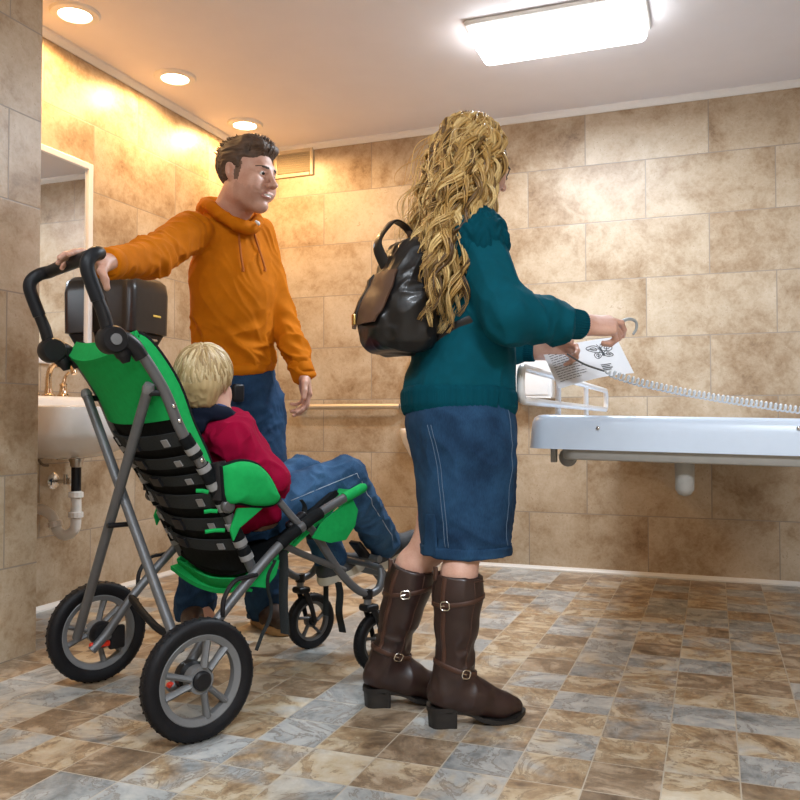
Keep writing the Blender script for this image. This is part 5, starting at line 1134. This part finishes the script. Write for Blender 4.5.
for (a, b, c, r0, r1, r2) in ((bhR, bkR, baR, .080, .064, .054),):
    pts = []
    for k in range(26):
        t_ = k/25*1.85+.1; P_ = a+(b-a)*t_ if t_ < 1 else b+(c-b)*(t_-1); d_ = nrm(-sl*.9+UP*.25-sf*.15*(t_ > 1)); tt = np.linspace(.12, .0, 160); q = P_+d_*tt[:, None]
        dq = .006*folds(q, (.5, -.6, .7), 26, 7, 8)+.003*folds(q, (.8, .3, .5), 34, 8, 9); j = np.argmax(ev(Jn, q) < dq); pts.append(q[j]+d_*.0004)
    sm.tube(pts, .0015, 5)
sm.build('jeans_seam', M_st, boy, 180, bloc)
M_shg = mat('dark grey shoe fabric', (.050, .055, .062), .7, var=.3, scale=60, bump=.3, bscale=400); M_shw = mat('cream rubber sole', (.62, .57, .47), .55, var=.06); M_lace = mat('grey shoelace', (.20, .21, .23), .8)
def kid_shoe(an, d):
    d = nrm(d); sd = nrm(np.cross(UP, d)); up_ = np.cross(d, sd); R_ = np.stack([d, sd, up_], 1); o_ = an-up_*.052; Tk = lambda *p: o_+R_@V3(*p)
    S = SDF(); S.chain([Tk(-.035, 0, .034), Tk(.04, 0, .032), Tk(.105, 0, .024)], [.034, .034, .026], .02); S.rc(Tk(-.012, 0, .045), Tk(-.012, 0, .075), .034, .034, .015); S.plane(Tk(0, 0, .012), -up_, .003)
    o = sdf_obj('shoe', S, *bb([Tk(-.08, 0, 0), Tk(.14, 0, 0), Tk(0, 0, .11)], .05), .0042, M_shg, boy, bloc)
    ol = spline([(x, y, 0) for x, y in ((-.072, 0), (-.055, .028), (0, .030), (.07, .036), (.115, .024), (.134, 0), (.115, -.024), (.07, -.036), (0, -.030), (-.055, -.028), (-.072, 0))], np.zeros(11), 5)[0][:-1]
    MB().rings([[Tk(x*k, y*k, z) for x, y, _ in ol] for k, z in ((.95, -.008), (1, -.003), (1.0, .014), (.97, .020))]).build('sole', M_shw, o, 50, bloc)
    lc = MB()
    for k in range(4): x = .02+.018*k; lc.tube([Tk(x, -.022, .052-.004*k), Tk(x+.004, 0, .066-.006*k), Tk(x, .022, .052-.004*k)], .0026, 6, smooth=4)
    lc.build('lace', M_lace, o, 180, bloc)
kid_shoe(baR+UP*.0, fdR); kid_shoe(baL, fdL)
# ================================================================ backpack, paper, hand control
M_leath = mat('black leather', (.006, .0055, .006), .40, spec=.4, var=.4, scale=12, bump=.25, bscale=70, coat=.2); M_flap = mat('brown leather', (.085, .042, .025), .45, var=.3, scale=12, bump=.15, bscale=60)
tq = lambda y: whip+WT@V3(0, 0, (at(461, y, 2.29)-whip)@WT[:, 2])
bkc = tq(304)-wd*(.128+.054)-wl*.005
BP = thing('backpack', 'black leather backpack with a brown flap on the back of the woman in teal', 'backpack', room(bkc-UP*.14), YAW); bo = bkc-UP*.14; bl_ = lambda v: np.asarray(v)-bo
S = SDF(); S.sec([(0, 0, 0, .115, .060), (.02, 0, 0, .132, .078), (.10, 0, -.004, .140, .086), (.19, 0, 0, .132, .076), (.26, 0, .012, .118, .054), (.30, 0, .018, .10, .035)], M_WR, bo, 0, p=2.5, cap=.03)
S.el(bo-wd*.075+UP*.075, (.095, .035, .075), M_WR, .03)
bpd = lambda V: .006*folds(V, (.5, .3, 1), 20, 5, 12)+.003*folds(V, (1, .3, .1), 34, 7, 13)
sdf_obj('bag_body', S, *bb([bo-wl*.14, bo+wl*.14, bo+UP*.3, bo-wd*.1], .10), .0045, M_leath, BP, bl_, bpd)
def on_bag(x, z, d0, off=.001):       # drop onto the bag from outside along d0
    c = bo+M_WR@V3(x, 0, z); tt = np.linspace(.18, 0, 220); q = c+np.asarray(d0)*tt[:, None]; j = np.argmax(ev(S, q) < bpd(q)); return q[j]+np.asarray(d0)*off
G = []
for i in range(10):
    z = .205-.135*i/9; row = []
    for j in range(13):
        u_ = -1+2*j/12; w_ = .098*(1-.30*(i/9)**3); row.append(on_bag(u_*w_, z-.0*abs(u_), nrm(-wd+(-wl)*u_*.25), .007+.007*(i/9)))
    G.append(row)
f_ = MB().sheet(G, .005).build('flap', M_flap, BP, 60, bl_)
c_ = np.array(G[8][6])-wd*.006; MB().rbox(c_, (.022, .008, .030), .003, M_WR).build('clasp', mat('brass buckle', (.75, .55, .20), .25, 1), f_, 40, bl_)
ribbon([np.array(G[i][6])-wd*.004 for i in range(9)], [-wd]*9, .010, .003).build('flap_strap', M_leath, f_, 40, bl_)
hp_ = [on_bag(.03, .235, -wd, 0)-UP*.01, bo-wd*.075+UP*.285-wl*.02, bo-wd*.045+UP*.335-wl*.015, bo-wd*.02+UP*.352-wl*.01, bo+wd*.02+UP*.33, bo+wd*.035+UP*.28]
hp_, _ = spline(hp_, np.zeros(len(hp_)), 6); ribbon(hp_, [nrm(p-(bo+UP*.2)) for p in hp_], .016, .004).build('top_handle', M_leath, BP, 50, bl_)
for s_, sh_ in ((1, wsR), (-1, wsL)):
    a_ = bo+M_WR@V3(s_*.07, .04, .28); pts = [a_, sh_*V3(.4, .4, 0)+bkc*V3(.6, .6, 0)+UP*(sh_[2]+.045)]
    nk = wneck-wl*s_*.115*1.0; pts = []
    for k in range(24):
        al = math.pi*(k/23); x = s_*(.070+.030*math.sin(al)); c0 = whip+WT@V3(x, 0, .44); d_ = WT@V3(s_*.25*math.sin(al), -math.cos(al), 1.1*math.sin(al)); d_ = nrm(d_); tt = np.linspace(.26, .0, 260); q = c0-UP*.06*(k/23)+d_*tt[:, None]
        dd = np.minimum(ev(W, q), ev(Yk, q)-.002); j = np.argmax(dd < .004); pts.append(q[j]+d_*.001)
    nn = [nrm(p-(whip+WT@V3(0, 0, .40))) for p in pts]
    ribbon(pts, nn, .016, .004).build('shoulder_strap', M_leath, BP, 50, bl_)
    lo_ = [bo+M_WR@V3(s_*.125, .03, .035)]
    for k in range(12):
        al = .25+.62*k/11*math.pi*.55; z_ = .235+.10*k/11; c0 = whip+WT@V3(0, 0, z_); d_ = nrm(WT@V3(s_*math.sin(al*1.25+.35), -math.cos(al*1.25+.35), 0)); tt = np.linspace(.30, .0, 240); q = c0+d_*tt[:, None]; j = np.argmax(ev(W0, q) < .004); lo_.append(q[j]+d_*.001)
    ribbon(lo_, [nrm((p-whip)*V3(1, 1, 0)) for p in lo_], .010, .003).build('lower_strap', M_leath, BP, 50, bl_)
# the printed sheet
M_pap = mat('white paper', (.74, .76, .80), .8, var=.01); M_ink = mat('black ink', (.04, .045, .055), .8, var=.05)
BLc, BRc, TRc = at(559, 389, 2.36), at(634, 373, 2.50), at(616, 337, 2.62)
ex_ = BRc-BLc; Wd_ = np.linalg.norm(ex_); ey_ = TRc-BRc; TLc = BLc+ey_
pn = nrm(np.cross(ex_, ey_)); 
PS = thing('printed_sheet', 'white printed sheet with a butterfly drawing held over the bench', 'paper', room(BLc), YAW); pl_ = lambda v: np.asarray(v)-BLc
def pp_(a, b, off=0.0): return BLc+ex_*a+ey_*b+pn*(off+.012*math.sin(math.pi*a)*(1-.5*b)-.02*max(0, .25-a)*b*2)
MB().sheet([[pp_(a, b) for b in np.linspace(0, 1, 14)] for a in np.linspace(0, 1, 20)], .0006).build('sheet', M_pap, PS, 60, pl_)
side_ = .0007 if pn@(V3(0, 0, CZ)-BLc) > 0 else -.0007
ink = MB()
def pline(pts, r=.0011):
    P_ = [pp_(a, b, side_) for a, b in pts]; ribbon(P_, [pn*np.sign(side_)]*len(P_), r, .0003*1.0); R_ = ribbon(P_, [pn*np.sign(side_)]*len(P_), r, .0004); ink.add(R_.v, R_.f)
rg_ = random.Random(3)
for k in range(13):
    b = .90-.062*k; x = .05
    e_ = .40-.10*rg_.random()
    while x < e_:
        w_ = .02+.035*rg_.random(); pline([(x, b), (min(x+w_, e_), b)], .0010); x += w_+.010
ink.build('text_print', M_ink, PS, 0, pl_); ink = MB()
for k in range(4): pline([(.60+.0*k, .30-.045*k), (.74-.03*(k % 2), .30-.045*k)], .0018)
def wing(cx, cy, rx, ry, rot):
    o = []
    for k in range(19):
        a = 2*math.pi*k/18; r_ = 1+.12*math.sin(3*a); x, y = rx*r_*math.cos(a), ry*r_*math.sin(a); o.append((cx+x*math.cos(rot)-y*math.sin(rot), cy+(x*math.sin(rot)+y*math.cos(rot))*1.3))
    pline(o, .0012); pline([(cx+(a-cx)*.45, cy+(b-cy)*.45) for a, b in o], .0011); pline([o[2], (cx, cy), o[11]], .0012)
ink.build('caption_print', M_ink, PS, 0, pl_); ink = MB()
bx, by = .70, .66
wing(bx-.095, by+.085, .095, .066, 2.5); wing(bx+.095, by+.085, .095, .066, .6); wing(bx-.070, by-.095, .066, .050, -2.3); wing(bx+.070, by-.095, .066, .050, -.8)
pline([(bx, by+.11), (bx+.002, by), (bx, by-.13)], .0034); pline([(bx, by+.11), (bx-.03, by+.20)], .0009); pline([(bx, by+.11), (bx+.03, by+.20)], .0009)
ink.build('butterfly_print', M_ink, PS, 0, pl_)
# coiled cord
M_cordg = mat('pale grey cord', (.55, .58, .60), .45, var=.04); M_lead = mat('dark grey cord lead', (.14, .15, .16), .5)
cd_ = [at(567, 354, 2.40), at(584, 364, 2.385), at(604, 371, 2.39)]
CC = thing('coiled_cord', 'pale grey coiled cord stretching from the printed sheet across the bench', 'cord', room(cd_[0]), YAW); cl_ = lambda v: np.asarray(v)-cd_[0]
MB().tube(cd_, .0028, 8, smooth=6).build('straight_lead', M_lead, CC, 180, cl_)
ctl, _ = spline([at(604, 371, 2.39), at(640, 382.5, 2.42), at(700, 395, 2.46), (at(760, 404.5, 2.49)), at(800, 410, 2.50), at(850, 413.5, 2.50)], np.zeros(6), 60)
cum = np.concatenate([[0], np.cumsum(np.linalg.norm(np.diff(ctl, axis=0), axis=1))]); n_ = 1500; ss = np.linspace(0, cum[-1], n_); base = np.stack([np.interp(ss, cum, ctl[:, i]) for i in range(3)], 1)
Tn = np.gradient(base, axis=0); Tn /= np.linalg.norm(Tn, axis=1)[:, None]; u_ = np.cross(Tn, UP); u_ /= np.linalg.norm(u_, axis=1)[:, None]; w_ = np.cross(u_, Tn)
turns = cum[-1]/.0155; an_ = 2*math.pi*turns*ss/cum[-1]; rad_ = .0100*np.clip(ss/.03, .15, 1)
MB().tube(base+rad_[:, None]*(np.cos(an_)[:, None]*u_+np.sin(an_)[:, None]*w_), .0030, 6).build('coil', M_cordg, CC, 180, cl_)
# hook of the hand control in the right hand
hk = [at(598, 333, 2.235), at(611, 329, 2.24), at(621, 322, 2.245), at(629, 319, 2.25), at(635.5, 321.5, 2.255), at(636.5, 328, 2.258), at(633, 334.5, 2.26)]
tag(MB().tube(hk, [.0065, .006, .005, .0042, .004, .0038, .0036], 10, smooth=6).build('control_hook', mat('grey plastic hook', (.33, .36, .37), .35), None, 180, lambda v: room(v)), 'grey plastic hook held in the right hand of the woman in teal', 'hook')
# ================================================================ camera and view
cd = bpy.data.cameras.new('camera'); cd.sensor_width = 36; cd.lens = FPX/800*36; cd.clip_start = .02
co_ = bpy.data.objects.new('camera', cd); COL.objects.link(co_); co_.location = (0, 0, CZ)
co_.rotation_euler = (math.pi/2+PITCH, 0, YAW); sc.camera = co_
w = bpy.data.worlds.new('world'); sc.world = w; w.use_nodes = True
w.node_tree.nodes['Background'].inputs[0].default_value = (.05, .05, .05, 1)
vs = sc.view_settings; sc.display_settings.display_device = 'sRGB'; vs.view_transform = 'Standard'; vs.look = 'None'; vs.gamma = 1; vs.use_curve_mapping = False; vs.exposure = EXPO
